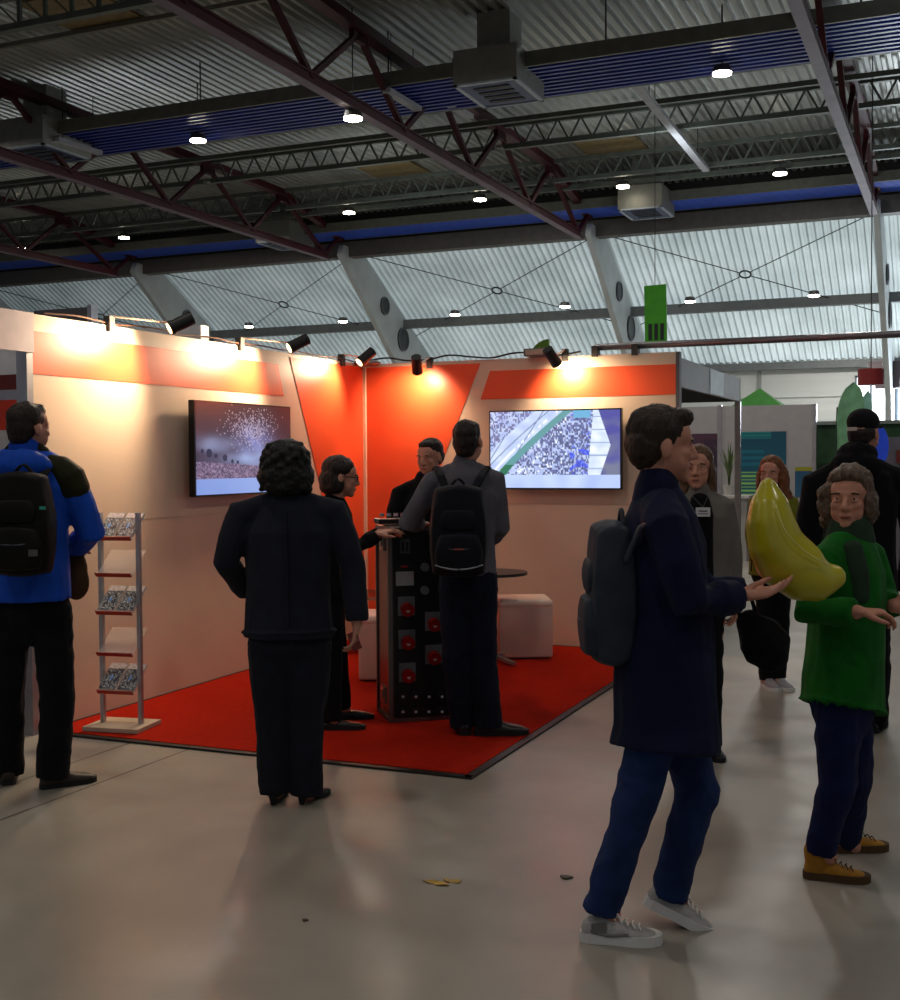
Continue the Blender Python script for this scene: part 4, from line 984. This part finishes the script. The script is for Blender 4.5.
# --- walker in dark jacket -------------------------------------------------------------
F = Fig('wk', 625, 945, 'walking person in a dark navy coat and blue jeans stepping across the open floor', (1, .05), h=.245)
P = F.P
navy = cloth('navy_coat', '0e1430', rough=.8)
jeans = cloth('blue_jeans', '1f2f58', bscale=500, var=.25)
body, L = person(F, P(662, 446), F.f - UP * .05, P(657, 492), (P(668, 527, -.18), P(658, 525, .18)), (P(690, 600, -.22), P(700, 592, .14)), (P(738, 597, -.10), P(748, 593, .12)),
    (P(664, 700, -.07), P(670, 700, .10)), (P(639, 792, -.02), P(697, 790, .13)), (P(603, 905, .03), P(672, 890, .16)), hem=P(664, 748), hemr=(.22, .178), chest=(.19, .15), wst=(.18, .158), sleeve=(.075, .066, .055),
    jm=navy, tm=jeans, leg=(.082, .074, .060), jacket='coat', collar=(navy, .085), fold=.010, hd=(A + UP * .1, A + UP * .12), palm=(UP, UP), curl=.22, head_up=(UP + A * .05).normalized(), hand_k=1.05)
hair_blob(F.root, L, [((0, -.02, .048), (.082, .10, .086)), ((0, -.05, .0), (.079, .07, .08)), ((0, .04, .090), (.062, .055, .034)), ((0, .06, .10), (.05, .035, .022))], hair_mat('brown_hair_walk', '2a1c12'), fold=.008, fs=28)
add_face(F.root, P(662, 446), F.f - UP * .05, UP, .245)
sneak = mat('pale_grey_knit', 'a8a5a2', rough=.7, var=.14, scale=30, bump=.4, bscale=150); wsole = mat('white_rubber', 'd5d3cf', rough=.5); lace_m = mat('white_lace', 'e6e4e0', rough=.6)
d1 = on_z(650, 945) - on_z(585, 935)
sh1, SL = shoe(F.root, P(602, 905, .03), A - B * .12, sneak, wsole, k=.95, sole_h=.03, laces=lace_m, name='sneaker'); 
bm = NB(); curve_tube(bm, [SL(-.04, .036, .05), SL(.02, .043, .035), SL(.09, .050, .045)], .004, seg=6); q = build('side_stripe', bm, mat('grey_stripe', '6b6a68'), sh1, smooth=True)
bm = NB(); box(bm, SL(-.01, .0385, .06), (.05, .006, .03), M=Matrix((A, B, UP)).transposed()); build('heel_patch', bm, mat('grey_stripe', '6b6a68'), sh1)
shoe(F.root, P(672, 890, .16), A - B * .05, sneak, wsole, k=.95, sole_h=.03, laces=lace_m, pitch=.45, name='sneaker')
gp = cloth('slate_nylon', '2c313c', rough=.6)
backpack(P(610, 592, 0), -B, -A, UP, .30, .48, .15, gp, 'slate grey backpack worn by the walking person in the navy coat', strap_to=[[P(626, 560, -.14), P(640, 528, -.17), P(664, 512, -.16), P(683, 535, -.17), P(680, 580, -.17)], [P(626, 560, .14), P(640, 528, .17), P(664, 512, .16), P(683, 535, .16)]], accent=mat('grey_zip', '3b3e4a'), name='slate_backpack')

# --- person in green coat -----------------------------------------------------------------
F = Fig('gr', 829, 879, 'person with curly fair hair in a green coat, jeans and yellow work boots', (.92, -.4), h=.235)
P = F.P
green = cloth('green_coat', '0f5a16', rough=.8, var=.25)
fdir = (-A * .45 - B * .9)
body, L = person(F, P(849, 499), fdir, P(850, 531), (P(828, 560, -.13), P(868, 556, .13)), (P(808, 612, -.16), P(882, 600, .12)), (P(858, 612, -.30), P(894, 606, -.05)),
    (P(838, 700, -.07), P(848, 700, .08)), (P(838, 785, -.06), P(853, 782, .14)), (P(821, 848, .0), P(846, 838, .32)), hem=P(842, 707), hemr=(.20, .17), chest=(.185, .14), wst=(.18, .145), sleeve=(.066, .06, .05),
    jm=green, tm=cloth('navy_jeans', '121c42', bscale=500, var=.25), leg=(.088, .07, .06), jacket='coat', collar=(cloth('grey_green_scarf', '27392b'), .095), fold=.009, hd=(A - B * .15, A * .9), palm=(-UP, -B), curl=.5)
hair_blob(F.root, L, [((0, -.025, .05), (.088, .10, .088)), ((0, -.06, -.01), (.10, .08, .10)), ((.07, -.02, -.03), (.035, .065, .075)), ((-.07, -.02, -.03), (.035, .065, .075)), ((0, .035, .09), (.068, .055, .035))] + [((.09 * math.cos(i * 2.1) * (1 - .3 * (i % 3) / 3), -.04 + .05 * math.sin(i * 3.3), -.09 + .2 * (i / 22)), (.028, .03, .034)) for i in range(22)][:14],
          hair_mat('ash_fair_hair', '5a483a'), fold=.011, fs=26, stretch=(1, 1, 1))
add_face(F.root, P(849, 499), fdir.normalized(), UP, .235)
bm = NB(); tube(bm, [P(852, 545, -.14), P(858, 575, -.16), P(860, 600, -.16)], [(.035, .02), (.045, .022), (.035, .02)], side=A); blob('scarf', bm, cloth('grey_green_scarf', '27392b'), F.root, .008, 3, fold=.008, fscale=9)
boot_m = mat('wheat_nubuck', 'a06d14', rough=.75, var=.15, scale=20); bsole = mat('brown_lug_sole', '4a3418', rough=.7); bl_ = mat('brown_lace', '3a2410')
shoe(F.root, P(821, 855, .0), A - B * .25, boot_m, bsole, k=.86, sole_h=.03, laces=bl_, shaft=.075, name='boot'); shoe(F.root, P(846, 846, .32), A + B * .1, boot_m, bsole, k=.86, sole_h=.03, laces=bl_, shaft=.075, name='boot')

# --- banana shaped balloon --------------------------------------------------------------------
bal = empty('foil_balloon', at_depth(798, 602, 4.2), 'large glossy yellow banana-shaped balloon carried between the navy and green coats', 'balloon')
def BP(x, y, b=0): return at_depth(x, y, 4.2 + b)
bm = NB(); s4 = 4.2 / F_PX
pts = [BP(768, 487), BP(769, 500), BP(770, 520), BP(775, 543), BP(788, 562), BP(806, 575), BP(822, 580), BP(833, 577)]
tube(bm, pts, [r_ * s4 for r_ in (10, 18, 24, 28, 31, 29, 22, 14)], side=-B, seg=24); blob('balloon_skin', bm, mat('yellow_foil', 'b5ab1c', rough=.28, var=.08, spec=.6, coat=.2), bal, .009, 10)
bm = NB(); curve_tube(bm, [BP(776, 505, -.085), BP(786, 532, -.115), BP(806, 552, -.125), BP(828, 565, -.095)], .0022, seg=6); build('seam', bm, mat('pale_seam', 'd9d680', rough=.3), bal, smooth=True)

# --- black bag under the hands ------------------------------------------------------------------
hb = empty('tote_bag', at_depth(762, 668, 4.25), 'soft black bag hanging below the yellow balloon beside the walking person', 'bag')
def HP(x, y, b=0): return at_depth(x, y, 4.2 + b)
bm = NB(); tube(bm, [HP(748, 622), HP(758, 635), HP(768, 650), HP(772, 660)], [(.05, .05), (.085, .06), (.09, .06), (.06, .045)], side=A); blob('bag_body', bm, blk, hb, .008, 3, fold=.008, fscale=9)
bm = NB(); curve_tube(bm, [HP(742, 626), HP(738, 602, -.02), HP(750, 596), HP(758, 626)], .007); build('bag_handle', bm, blk, hb, smooth=True)

# --- woman in cardigan --------------------------------------------------------------------------
F = Fig('cg', 702, 754, 'person with light brown hair in a grey cardigan over a black top', (-.15, -1), h=.235)
P = F.P
card = cloth('grey_cardigan', '6b6560', var=.12)
body, L = person(F, P(698, 468), F.f - A * .2, P(700, 492), (P(682, 506), P(724, 506)), (P(676, 552), P(733, 556)), (P(684, 592, -.12), P(735, 600, -.05)),
    (P(693, 600), P(711, 600)), (P(694, 670), P(711, 670)), (P(695, 742), P(712, 742)), hem=P(703, 603), hemr=(.155, .13), chest=(.165, .12), wst=(.15, .115), sleeve=(.058, .05, .043),
    jm=card, tm=blk, leg=(.075, .062, .055), jacket='cardigan', fold=.008, hd=(-UP + A * .3, -UP), palm=(A, -A))
bm = NB(); tube(bm, [P(700, 498, -.085), P(700, 515, -.11), P(700, 550, -.105), P(701, 596, -.11)], [(.05, .03), (.075, .035), (.07, .035), (.075, .035)], side=A); blob('black_top', bm, blk, F.root, .008, 3, fold=.003)
hair_blob(F.root, L, [((0, -.022, .05), (.083, .098, .082)), ((0, -.05, -.02), (.088, .075, .10)), ((.068, -.005, -.05), (.03, .045, .095)), ((-.068, -.005, -.05), (.03, .045, .095)), ((.06, .0, -.12), (.032, .04, .05)), ((-.06, .0, -.12), (.032, .04, .05))], hair_mat('light_brown_hair', '5a3f2a'), fold=.006, fs=26)
add_face(F.root, P(698, 468), (F.f - A * .2).normalized(), UP, .235)
badge(F.root, P(703, 512, -.16), F.f, .075, .048, [P(692, 496, -.10), P(708, 496, -.10)])
for an in (P(695, 742), P(712, 742)): shoe(F.root, an, -B, leather_b, rubber_b, style='slim')

# --- red-haired woman ------------------------------------------------------------------------------
F = Fig('rd', 773, 687, 'person with long reddish hair, half hidden by the yellow balloon', (-.3, -1), h=.235)
P = F.P
body, L = person(F, P(771, 474), F.f - A * .25, P(773, 493), (P(757, 503), P(790, 503)), (P(752, 535), P(797, 537)), (P(757, 562, -.1), P(790, 566, -.1)),
    (P(766, 570), P(780, 570)), (P(766, 625), P(780, 625)), (P(767, 677), P(778, 675)), hem=P(773, 575), hemr=(.17, .13), chest=(.17, .12), wst=(.155, .115), jm=cloth('olive_yellow_top', '6a6a1c'), tm=blk, leg=(.08, .066, .058), jacket='top')
hair_blob(F.root, L, [((0, -.022, .05), (.084, .10, .085)), ((0, -.055, -.03), (.09, .075, .12)), ((.075, -.005, -.07), (.032, .05, .12)), ((-.08, -.02, -.08), (.045, .06, .15)), ((-.095, -.02, -.17), (.05, .055, .09)), ((0, -.07, -.14), (.09, .05, .10))], hair_mat('auburn_hair', '6e3d1c'), fold=.007, fs=24)
add_face(F.root, P(771, 474), (F.f - A * .25).normalized(), UP, .235)
badge(F.root, P(772, 519, -.15), F.f, .075, .05, [P(766, 499, -.1), P(780, 499, -.1)])
pale_shoe = mat('pale_shoe', '8d8a90', rough=.5)
shoe(F.root, P(767, 677), -B * 1 + A * .1, pale_shoe, wsole, k=.95); shoe(F.root, P(778, 675), -B * 1 + A * .2, pale_shoe, wsole, k=.95)

# --- man in cap ----------------------------------------------------------------------------------------
F = Fig('cp', 868, 735, 'person in a black cap and black hooded jacket, back turned, behind the green coat', (.55, 1), h=.24)
P = F.P
jb = cloth('black_jacket', '0c0c10')
body, L = person(F, P(864, 433), F.f + A * .4, P(858, 460), (P(907, 484, -.05), P(815, 484)), (P(916, 540, -.03), P(808, 545)), (P(905, 592, .15), P(822, 592, .2)),
    (P(874, 612), P(850, 612)), (P(876, 670), P(853, 670)), (P(875, 722, .1), P(862, 722, -.02)), hem=P(862, 606), hemr=(.205, .15), chest=(.22, .15), wst=(.2, .145), sleeve=(.08, .07, .058),
    jm=jb, tm=blk, leg=(.092, .08, .072), jacket='jacket', collar=(jb, .10), fold=.009)
bm = NB(); ell(bm, P(856, 468, -.10), (.15, .08, .10), F.r, F.f, UP); ell(bm, P(858, 455, -.06), (.115, .09, .08), F.r, F.f, UP); blob('hood', bm, jb, F.root, .009, 3, fold=.01, fscale=10)
hair_blob(F.root, L, [((0, -.03, .0), (.079, .08, .06)), ((0, -.05, -.03), (.07, .05, .045))], hair_brn, fold=.004)
capm = cloth('black_cap_cloth', '141418')
q = hair_blob(F.root, L, [((0, -.012, .062), (.087, .106, .078)), ((0, .11, .035), (.062, .07, .010))], capm, fold=.001, name='cap')
bm = NB(); box(bm, L(-.015, -.112, .022), (.055, .006, .02), M=Matrix((F.r, F.f, UP)).transposed()); build('cap_strap_label', bm, mat('pale_cap_label', 'b9a9a2'), q)
for an, bb in ((P(875, 722, .1), 0), (P(862, 722, -.02), 0)): shoe(F.root, an, F.f, leather_b, rubber_b, k=1.05)

#==================================================================== NEIGHBOURING BOOTHS
grey_f = mat('grey_fascia', '7b7672', rough=.55, var=.06); white_p = mat('white_booth_panel', '9f9b9c', rough=.6, var=.05)
# fascia of the booth behind, running away along Y
nb_ = empty('booth_fascia', (-2.25, 11.7, 2.22), 'grey fascia beam of the next booth, running back from the booth wall end', 'booth fascia')
bm = NB(); box2(bm, (-2.29, 10.15, 2.22), (-2.25, 13.3, 2.47)); build('fascia_board', bm, grey_f, nb_)
bm = NB(); box2(bm, (-2.249, 11.6, 2.23), (-2.246, 12.3, 2.46)); build('pale_sign', bm, mat('pale_blue_sign', '93a0a3', rough=.5), nb_)
bm = NB(); box2(bm, (-5, 13.26, 2.22), (-2.25, 13.3, 2.47)); box2(bm, (-4.9, 10.15, 2.40), (-2.29, 13.26, 2.44)); build('canopy_panel', bm, mat('grey_underside', '565a5e'), nb_)
for y in (10.2, 13.27):
    bm = NB(); box2(bm, (-2.3, y - .03, 0), (-2.24, y + .03, 2.22)); build('post', bm, alum, nb_)
# white panel wall further back with posters
PW = 20.9
pw = empty('panel_wall', (-3.4, PW, 0), 'white exhibition panel wall with two posters behind the people at the right', 'panel wall')
for k, (x0, x1) in enumerate(((-6.2, -3.9), (-3.86, -2.33))):
    bm = NB(); box2(bm, (x0, PW, 0), (x1, PW + .08, 2.5)); build('panel', bm, white_p, pw)
bm = NB(); box2(bm, (-3.92, PW - .03, 0), (-3.85, PW + .1, 2.52)); box2(bm, (-2.34, PW - .03, 0), (-2.28, PW + .1, 2.5)); build('post', bm, alum, pw)
def teal(s, t):
    c = mix([.03, .27, .36], [.02, .36, .44], t)
    if t < .12 and .05 < s < .7 and (t * 50) % 2 < 1: c = [.1, .5, .5]
    if .2 < t < .5 and (t * 24) % 2 < 1 and s < .85 - .3 * ((t * 24) // 2 % 2): c = mix(c, [.05, .5, .58], .5)
    if t > .55 and s < .45 and (t * 40) % 2 < .8: c = [.55, .75, .4]
    if t > .93: c = [.2, .45, .3]
    return c
def purple(s, t):
    c = mix([.22, .13, .22], [.16, .09, .16], t)
    if (t < .1): c = [.28, .16, .24]
    if nz(s * 4, t * 5, 3) > .15: c = mix(c, [.30, .17, .24], .6)
    return c
def bluey(s, t):
    if t < .14: return [.55, .55, .12]
    if math.hypot(s - .6, t - .55) < .18: return [.6, .62, .15]
    return mix([.10, .28, .42], [.16, .34, .46], t)
def poster(px0, py0, px1, py1, fn, name, lab, emit=0):
    a = on_y(px0, py0, PW - .02); c = on_y(px1, py1, PW - .02)
    root = empty('poster', V(((a.x + c.x) / 2, PW - .02, c.z)), lab, 'poster')
    sheet('print', V((a.x, PW - .015, a.z)), V((c.x - a.x, 0, 0)), V((0, 0, c.z - a.z)), 60, 70, fn, paint_mat(name), root)
    bm = NB(); box2(bm, (a.x, PW - .012, c.z), (c.x, PW - .001, a.z)); build('backing', bm, mat('poster_back', '33363a'), root)
poster(738, 432, 786, 505, teal, 'teal_print', 'teal poster with pale text lines on the white panel wall')
poster(678, 434, 720, 500, purple, 'purple_print', 'dark purple poster behind the person in the grey cardigan')
poster(795, 467, 812, 497, bluey, 'blue_print', 'small blue and yellow poster low on the white panel wall')
# white reception counter with plants
wc = empty('counter', (-3.4, 19.4, 0), 'white counter with plants in front of the white panel wall', 'counter')
bm = NB(); box2(bm, (-3.75, 18.9, 0), (-3.1, 19.5, .98)); build('counter_body', bm, mat('white_counter', 'a8a4a0', rough=.5), wc)
bm = NB(); box2(bm, (-3.82, 18.85, .98), (-3.05, 19.55, 1.02)); build('counter_top', bm, mat('white_counter_top', 'c4c0bc', rough=.4), wc)
leafm = mat('grey_green_leaf', '57683f', var=.3, rough=.5); pot_m = mat('white_pot', 'b5b2ac', rough=.4)
def plant(p, h, n, lab, seed):
    rnd = random.Random(seed); root = empty('potted_plant', p, lab, 'plant')
    bm = NB(); cyl(bm, p, p + UP * .16, .07, .10); build('pot', bm, pot_m, root)
    for k in range(n):
        a = rnd.random() * 6.28; t = .3 + rnd.random() * .5; d = V((math.cos(a), math.sin(a), 0)); L_ = h * (.7 + .4 * rnd.random()); bm = NB(); s = d.cross(UP) * .018
        P_ = [p + UP * .14 + (d * t * u * u * .5 + UP * u * (1 - .25 * t * u)) * L_ for u in (0, .25, .5, .75, 1)]
        for i in range(4):
            w0 = s * (1 - abs(i / 4 - .35)) * 1.2; w1 = s * (1 - abs((i + 1) / 4 - .35)) * 1.2 if i < 3 else s * .05
            bm.faces.new([bm.verts.new(q) for q in (P_[i] - w0, P_[i] + w0, P_[i + 1] + w1, P_[i + 1] - w1)])
        me = bpy.data.meshes.new('leaf'); bm.to_mesh(me); bm.free(); link('leaf', me, leafm, root)
plant(V((-3.42, 19.2, 1.02)), .75, 16, 'spiky potted plant on the white counter, left of the red-haired person', 3)
plant(V((-3.62, 18.25, 0)), 1.0, 20, 'leafy potted plant standing on the floor before the white counter', 5)
# green pyramid tent roof
gt = empty('pyramid_tent', (-4.0, 24.5, 0), 'green pyramid-roofed tent rising behind the white panel wall', 'tent')
ap = on_y(760, 388, 24.5); w_ = .62; zb = on_y(760, 407, 24.5).z - .1
bm = NB(); cs = [V((ap.x + sx * w_, 24.5 + sy * w_, zb)) for sx, sy in ((-1, -1), (1, -1), (1, 1), (-1, 1))]; vs = [bm.verts.new(q) for q in cs]; va = bm.verts.new(ap)
for i in range(4): bm.faces.new((vs[i], vs[(i + 1) % 4], va))
bm.faces.new(vs[::-1]); build('canopy', bm, mat('bright_green_cloth', '2f8a22', rough=.7), gt)
for q in cs: bm = NB(); cyl(bm, (q.x, q.y, 0), q, .025, seg=8); build('tent_leg', bm, alum, gt)
# green booth wall
gb = empty('green_booth', (-1.7, 21.5, 0), 'dark green booth wall beyond the end of the white panel wall', 'booth wall')
dkg = mat('dark_green_panel', '173a1c', rough=.6, var=.3)
a = on_y(815, 425, 21.6); c = on_y(905, 425, 21.6)
bm = NB(); box2(bm, (a.x, 21.6, 0), (c.x + 1.2, 21.7, a.z)); build('panel', bm, dkg, gb)
bm = NB(); box2(bm, (a.x, 21.55, a.z), (c.x + 1.2, 21.75, a.z + .06)); build('top_rail', bm, mat('grey_rail', '7f8580', metal=.5), gb)
for k in range(3): bm = NB(); x = a.x + .35 + k * .5; box2(bm, (x, 21.57, .9), (x + .28, 21.6, 1.9)); build('leaf_print', bm, mat('green_leaf_print', '2c6b30', var=.4, scale=12), gb)
# feather flags
flagm = mat('green_flag_cloth', '6a9c76', rough=.6, var=.2); poles = mat('flag_pole', '2d3a30')
def feather(px, ptop, pbot, width, Y, lab, lean, m):
    t = on_y(px, ptop, Y); b_ = on_y(px, pbot, Y); h = t.z; root = empty('feather_flag', V((b_.x, Y, 0)), lab, 'flag')
    bm = NB(); pts = [V((b_.x, Y, 0)), V((b_.x, Y, h * .6)), V((b_.x + lean * .12, Y, h * .86))]; curve_tube(bm, pts, .012); build('pole', bm, poles, root, smooth=True)
    n = 22; bm = NB(); rows_ = []
    for i in range(n + 1):
        u = i / n; z = h * (.30 + .70 * u); v = max(0, (u - .72) / .28); w2 = width / 2 * math.sqrt(max(.004, 1 - v * v)); cx = b_.x + lean * .5 * max(0, (u - .5) * 2) ** 2 + width / 2
        rows_.append([bm.verts.new(V((cx + w2 * q, Y + .02 * math.sin(u * 7 + q), z))) for q in (-1, -.5, 0, .5, 1)])
    for r0, r1 in zip(rows_, rows_[1:]):
        for i in range(4): bm.faces.new((r0[i], r0[i + 1], r1[i + 1], r1[i]))
    me = bpy.data.meshes.new('flag_cloth'); bm.to_mesh(me); bm.free(); link('flag_cloth', me, m, root, smooth=True)
feather(836, 383, 450, .42, 20.6, 'tall green feather flag between the white panel wall and the black cap', .12, flagm)
feather(857, 391, 440, .22, 21.0, 'shorter pale green feather flag beside the black cap', .12, mat('pale_green_flag', '86b7a8', rough=.6))
# red drum lamp
rl = empty('pendant_shade', on_y(871, 384, 24), 'red drum-shaped hanging shade before the bright window', 'lamp shade')
c = on_y(871, 377, 24); bm = NB(); cyl(bm, c - UP * .15, c + UP * .15, .24); build('shade', bm, mat('red_drum', '8b2626', rough=.6), rl)
bm = NB(); cyl(bm, c + UP * .15, V((c.x, c.y, 9.1)), .01, seg=6); build('cord', bm, rod_m, rl)
# blue rounded screen
bb_ = empty('blue_banner', on_y(878, 470, 16.5), 'bright blue rounded banner right of the black cap', 'banner')
c = on_y(878, 446, 16.5); zz = c.z
bm = NB(); prism(bm, [V((c.x + math.cos(t) * .13, 16.5, c.z + math.sin(t) * .27)) for t in [2 * PI * i / 28 for i in range(28)]], (0, .03, 0)); build('panel', bm, mat('royal_blue', '1f3fb8', rough=.5, emit=.25), bb_)  # panel material gives off a faint glow in its blue
bm = NB(); cyl(bm, (c.x, 16.53, 0), (c.x, 16.53, c.z), .02, seg=8); box2(bm, (c.x - .2, 16.4, 0), (c.x + .2, 16.7, .02)); build('stand', bm, alum, bb_)
gw = empty('grey_booth_wall', on_y(893, 500, 17), 'grey booth panel at the right edge beyond the blue banner', 'panel wall')
a = on_y(884, 437, 17.2); bm = NB(); box2(bm, (a.x, 17.2, 0), (a.x + 1.6, 17.26, a.z)); build('panel', bm, mat('mid_grey_panel', '6d6c74'), gw)
bm = NB(); box2(bm, (a.x + .16, 17.17, a.z - .35), (a.x + .6, 17.2, a.z - .18)); build('red_sign', bm, mat('dull_red_sign', '7a2f28'), gw)
# green hanging banner with three dark bars, and green quarter disc
for nm, lab in (('hanging_banner', 'bright green hanging banner with three dark bars at its lower end'),):
    Y = 24.0; a = on_y(644, 286, Y); c = on_y(666, 284, Y); d = on_y(667, 343, Y); e_ = on_y(645, 343, Y)
    root = empty(nm, (a + d) / 2, lab, 'banner')
    bm = NB(); prism(bm, [a, c, d, e_], (0, .03, 0)); build('banner_cloth', bm, mat('leaf_green_banner', '3f9420', rough=.7), root)
    w0 = (d.x - e_.x)
    for k in range(3):
        bm = NB(); x = e_.x + w0 * (.16 + .27 * k); box2(bm, (x, Y - .012, e_.z + .05), (x + w0 * .16, Y, e_.z + .38)); build('dark_bar', bm, mat('near_black', '15201a'), root)
    bm = NB(); cyl(bm, (a + c) / 2, V(((a.x + c.x) / 2, Y, 9.15)), .008, seg=6); build('cord', bm, rod_m, root)
Y = 17.0; c = on_y(549, 357, Y); t = on_y(549, 339, Y); R_ = t.z - c.z; root = empty('green_sign', c - UP * .3, 'green quarter-round sign top peeking over the back wall', 'sign')
bm = NB(); prism(bm, [c] + [c + V((-math.cos(q) * R_ * 1.1, 0, math.sin(q) * R_)) for q in [PI / 2 * i / 10 for i in range(11)]], (0, .04, 0)); build('sign_board', bm, mat('olive_green_sign', '567a1c', rough=.6), root)
bm = NB(); cyl(bm, V((c.x - .1, Y, 0)), c + V((-.1, 0, .02)), .025, seg=8); build('pole', bm, alum, root)
# column foot bracket
bm = NB(); c = on_y(888, 370, 38.3); box(bm, c, (1.1, .5, .5)); box(bm, c - UP * .35, (.7, .4, .4)); tag(build('column_bracket', bm, mat('dark_bracket', '4a3f42')), 'dark steel bracket round the right-hand roof frame near its foot', 'bracket')
# neighbouring booth to the left (seen at the edge)
lf = empty('booth_fascia', (CX, 4.9, 2.25), 'pale fascia board of the adjoining booth at the upper left edge', 'booth fascia')
bm = NB(); box2(bm, (CX + .011, 3.6, 2.24), (CX + .03, Y0 - .01, 2.47)); build('fascia_board', bm, mat('lilac_fascia', 'c4b2b8', rough=.5), lf)
bm = NB(); box2(bm, (CX - .06, 3.54, 0), (CX, 3.6, 2.47)); build('post', bm, alum, lf)
rs = empty('red_shelf_unit', (-6.6, 7.3, 0), 'red and white shelf unit inside the adjoining booth at the left edge', 'shelf unit')
a = on_y(-30, 395, 7.4); c = on_y(23, 395, 7.4)
for z0_, z1_, mm in ((2.3, 2.6, 'c9c9cc'), (2.18, 2.3, '5a1510'), (2.10, 2.18, '8a8a96'), (1.86, 2.10, 'b32a12'), (.0, 1.86, 'a9a3a3')):
    bm = NB(); box2(bm, (-8.2, 7.4, z0_), (-5.15, 7.5, z1_)); build('panel', bm, mat('shelf_' + mm, mm, rough=.6), rs)
bm = NB(); a = on_x(33, 322, -8); c = on_y(88, 307, 16)
p0, p1 = on_y(34, 317, 13.5), on_y(88, 307, 13.5)
tp = empty('grey_panel', (p0.x, 13.5, 0), 'tall dark grey panel standing behind the left wall of the booth', 'panel wall')
bm = NB(); box2(bm, (p0.x, 13.5, 0), (p1.x, 13.6, p1.z)); build('panel', bm, mat('dark_grey_panel', '4b484b'), tp)
bm = NB(); box2(bm, (p1.x, 13.48, 0), (p1.x + .07, 13.62, p1.z + .03)); build('post', bm, alum, tp)
# roll-up banner seen between the legs
rb = empty('white_post', (CX - .35, Y0 - .35, 0), 'white leaflet pillar standing at the near end of the left wall', 'pillar')
bm = NB(); box2(bm, (CX - .30, 5.15, 0), (CX - .16, 5.27, 1.15)); build('pillar', bm, mat('off_white_pillar', 'a59c9c'), rb, bevel=.004)
bm = NB(); box2(bm, (CX - .27, 5.145, .35), (CX - .19, 5.15, .75)); build('print', bm, mat('pillar_print', '4f4648', var=.6, scale=30), rb)

#==================================================================== LIGHT
S.view_settings.view_transform = 'Standard'; S.view_settings.look = 'None'; S.view_settings.exposure = 0
w = bpy.data.worlds.new('world'); S.world = w; w.use_nodes = True
bg = w.node_tree.nodes['Background']; bg.inputs[0].default_value = (.55, .62, .72, 1); bg.inputs[1].default_value = .22
def area(loc, aim, sx, sy, power, col=(1, 1, 1), spread=180):
    ld = bpy.data.lights.new('area', 'AREA'); ld.shape = 'RECTANGLE'; ld.size = sx; ld.size_y = sy; ld.energy = power; ld.color = col; ld.spread = math.radians(spread)
    o = bpy.data.objects.new('area_light', ld); COL.objects.link(o); o.location = loc
    o.rotation_euler = (V(aim) - V(loc)).to_track_quat('-Z', 'Y').to_euler(); return o
# daylight on the outside of the translucent eave, strongest toward the right
area((4, 50, 16), (-4, 36, 6), 12, 8, 7000, (.86, .95, 1))
# daylight coming in through the far windows
area((0, 39.0, 2.6), (-4, 20, 1), 6, 2.6, 900, (.8, .9, 1))
# overhead hall fill: bare area lights added as unseen high bay rows
for y in (-2, 4, 12):
    for x in (-12, -4, 4):
        area((x, y, 8.3), (x, y, 0), .6, .6, 75, (1, .93, .84))
for y in (17.5, 28, 36):  # more fill, added to brighten the far hall, away from the fixtures
    for x in (-20, -11, -3): area((x, y, 8.1 if y < 30 else 5.4), (x, y, 0), .6, .6, 190, (1, .95, .88))
# uplights without fixtures, added below the deck to brighten it
for x, y, e_ in ((-5.8, 25, 55), (1.5, 25, 55), (-13.3, 26, 28), (1.5, 17, 35)):
    area((x, y, 7.2), (x + .5, y + 2, 9.2), 1.2, 1.2, e_, (.85, .93, .95))
area((-22, 52, 16), (-18, 36, 6), 14, 8, 2600, (.86, .95, 1))  # second daylight area outside, added to brighten the left eave
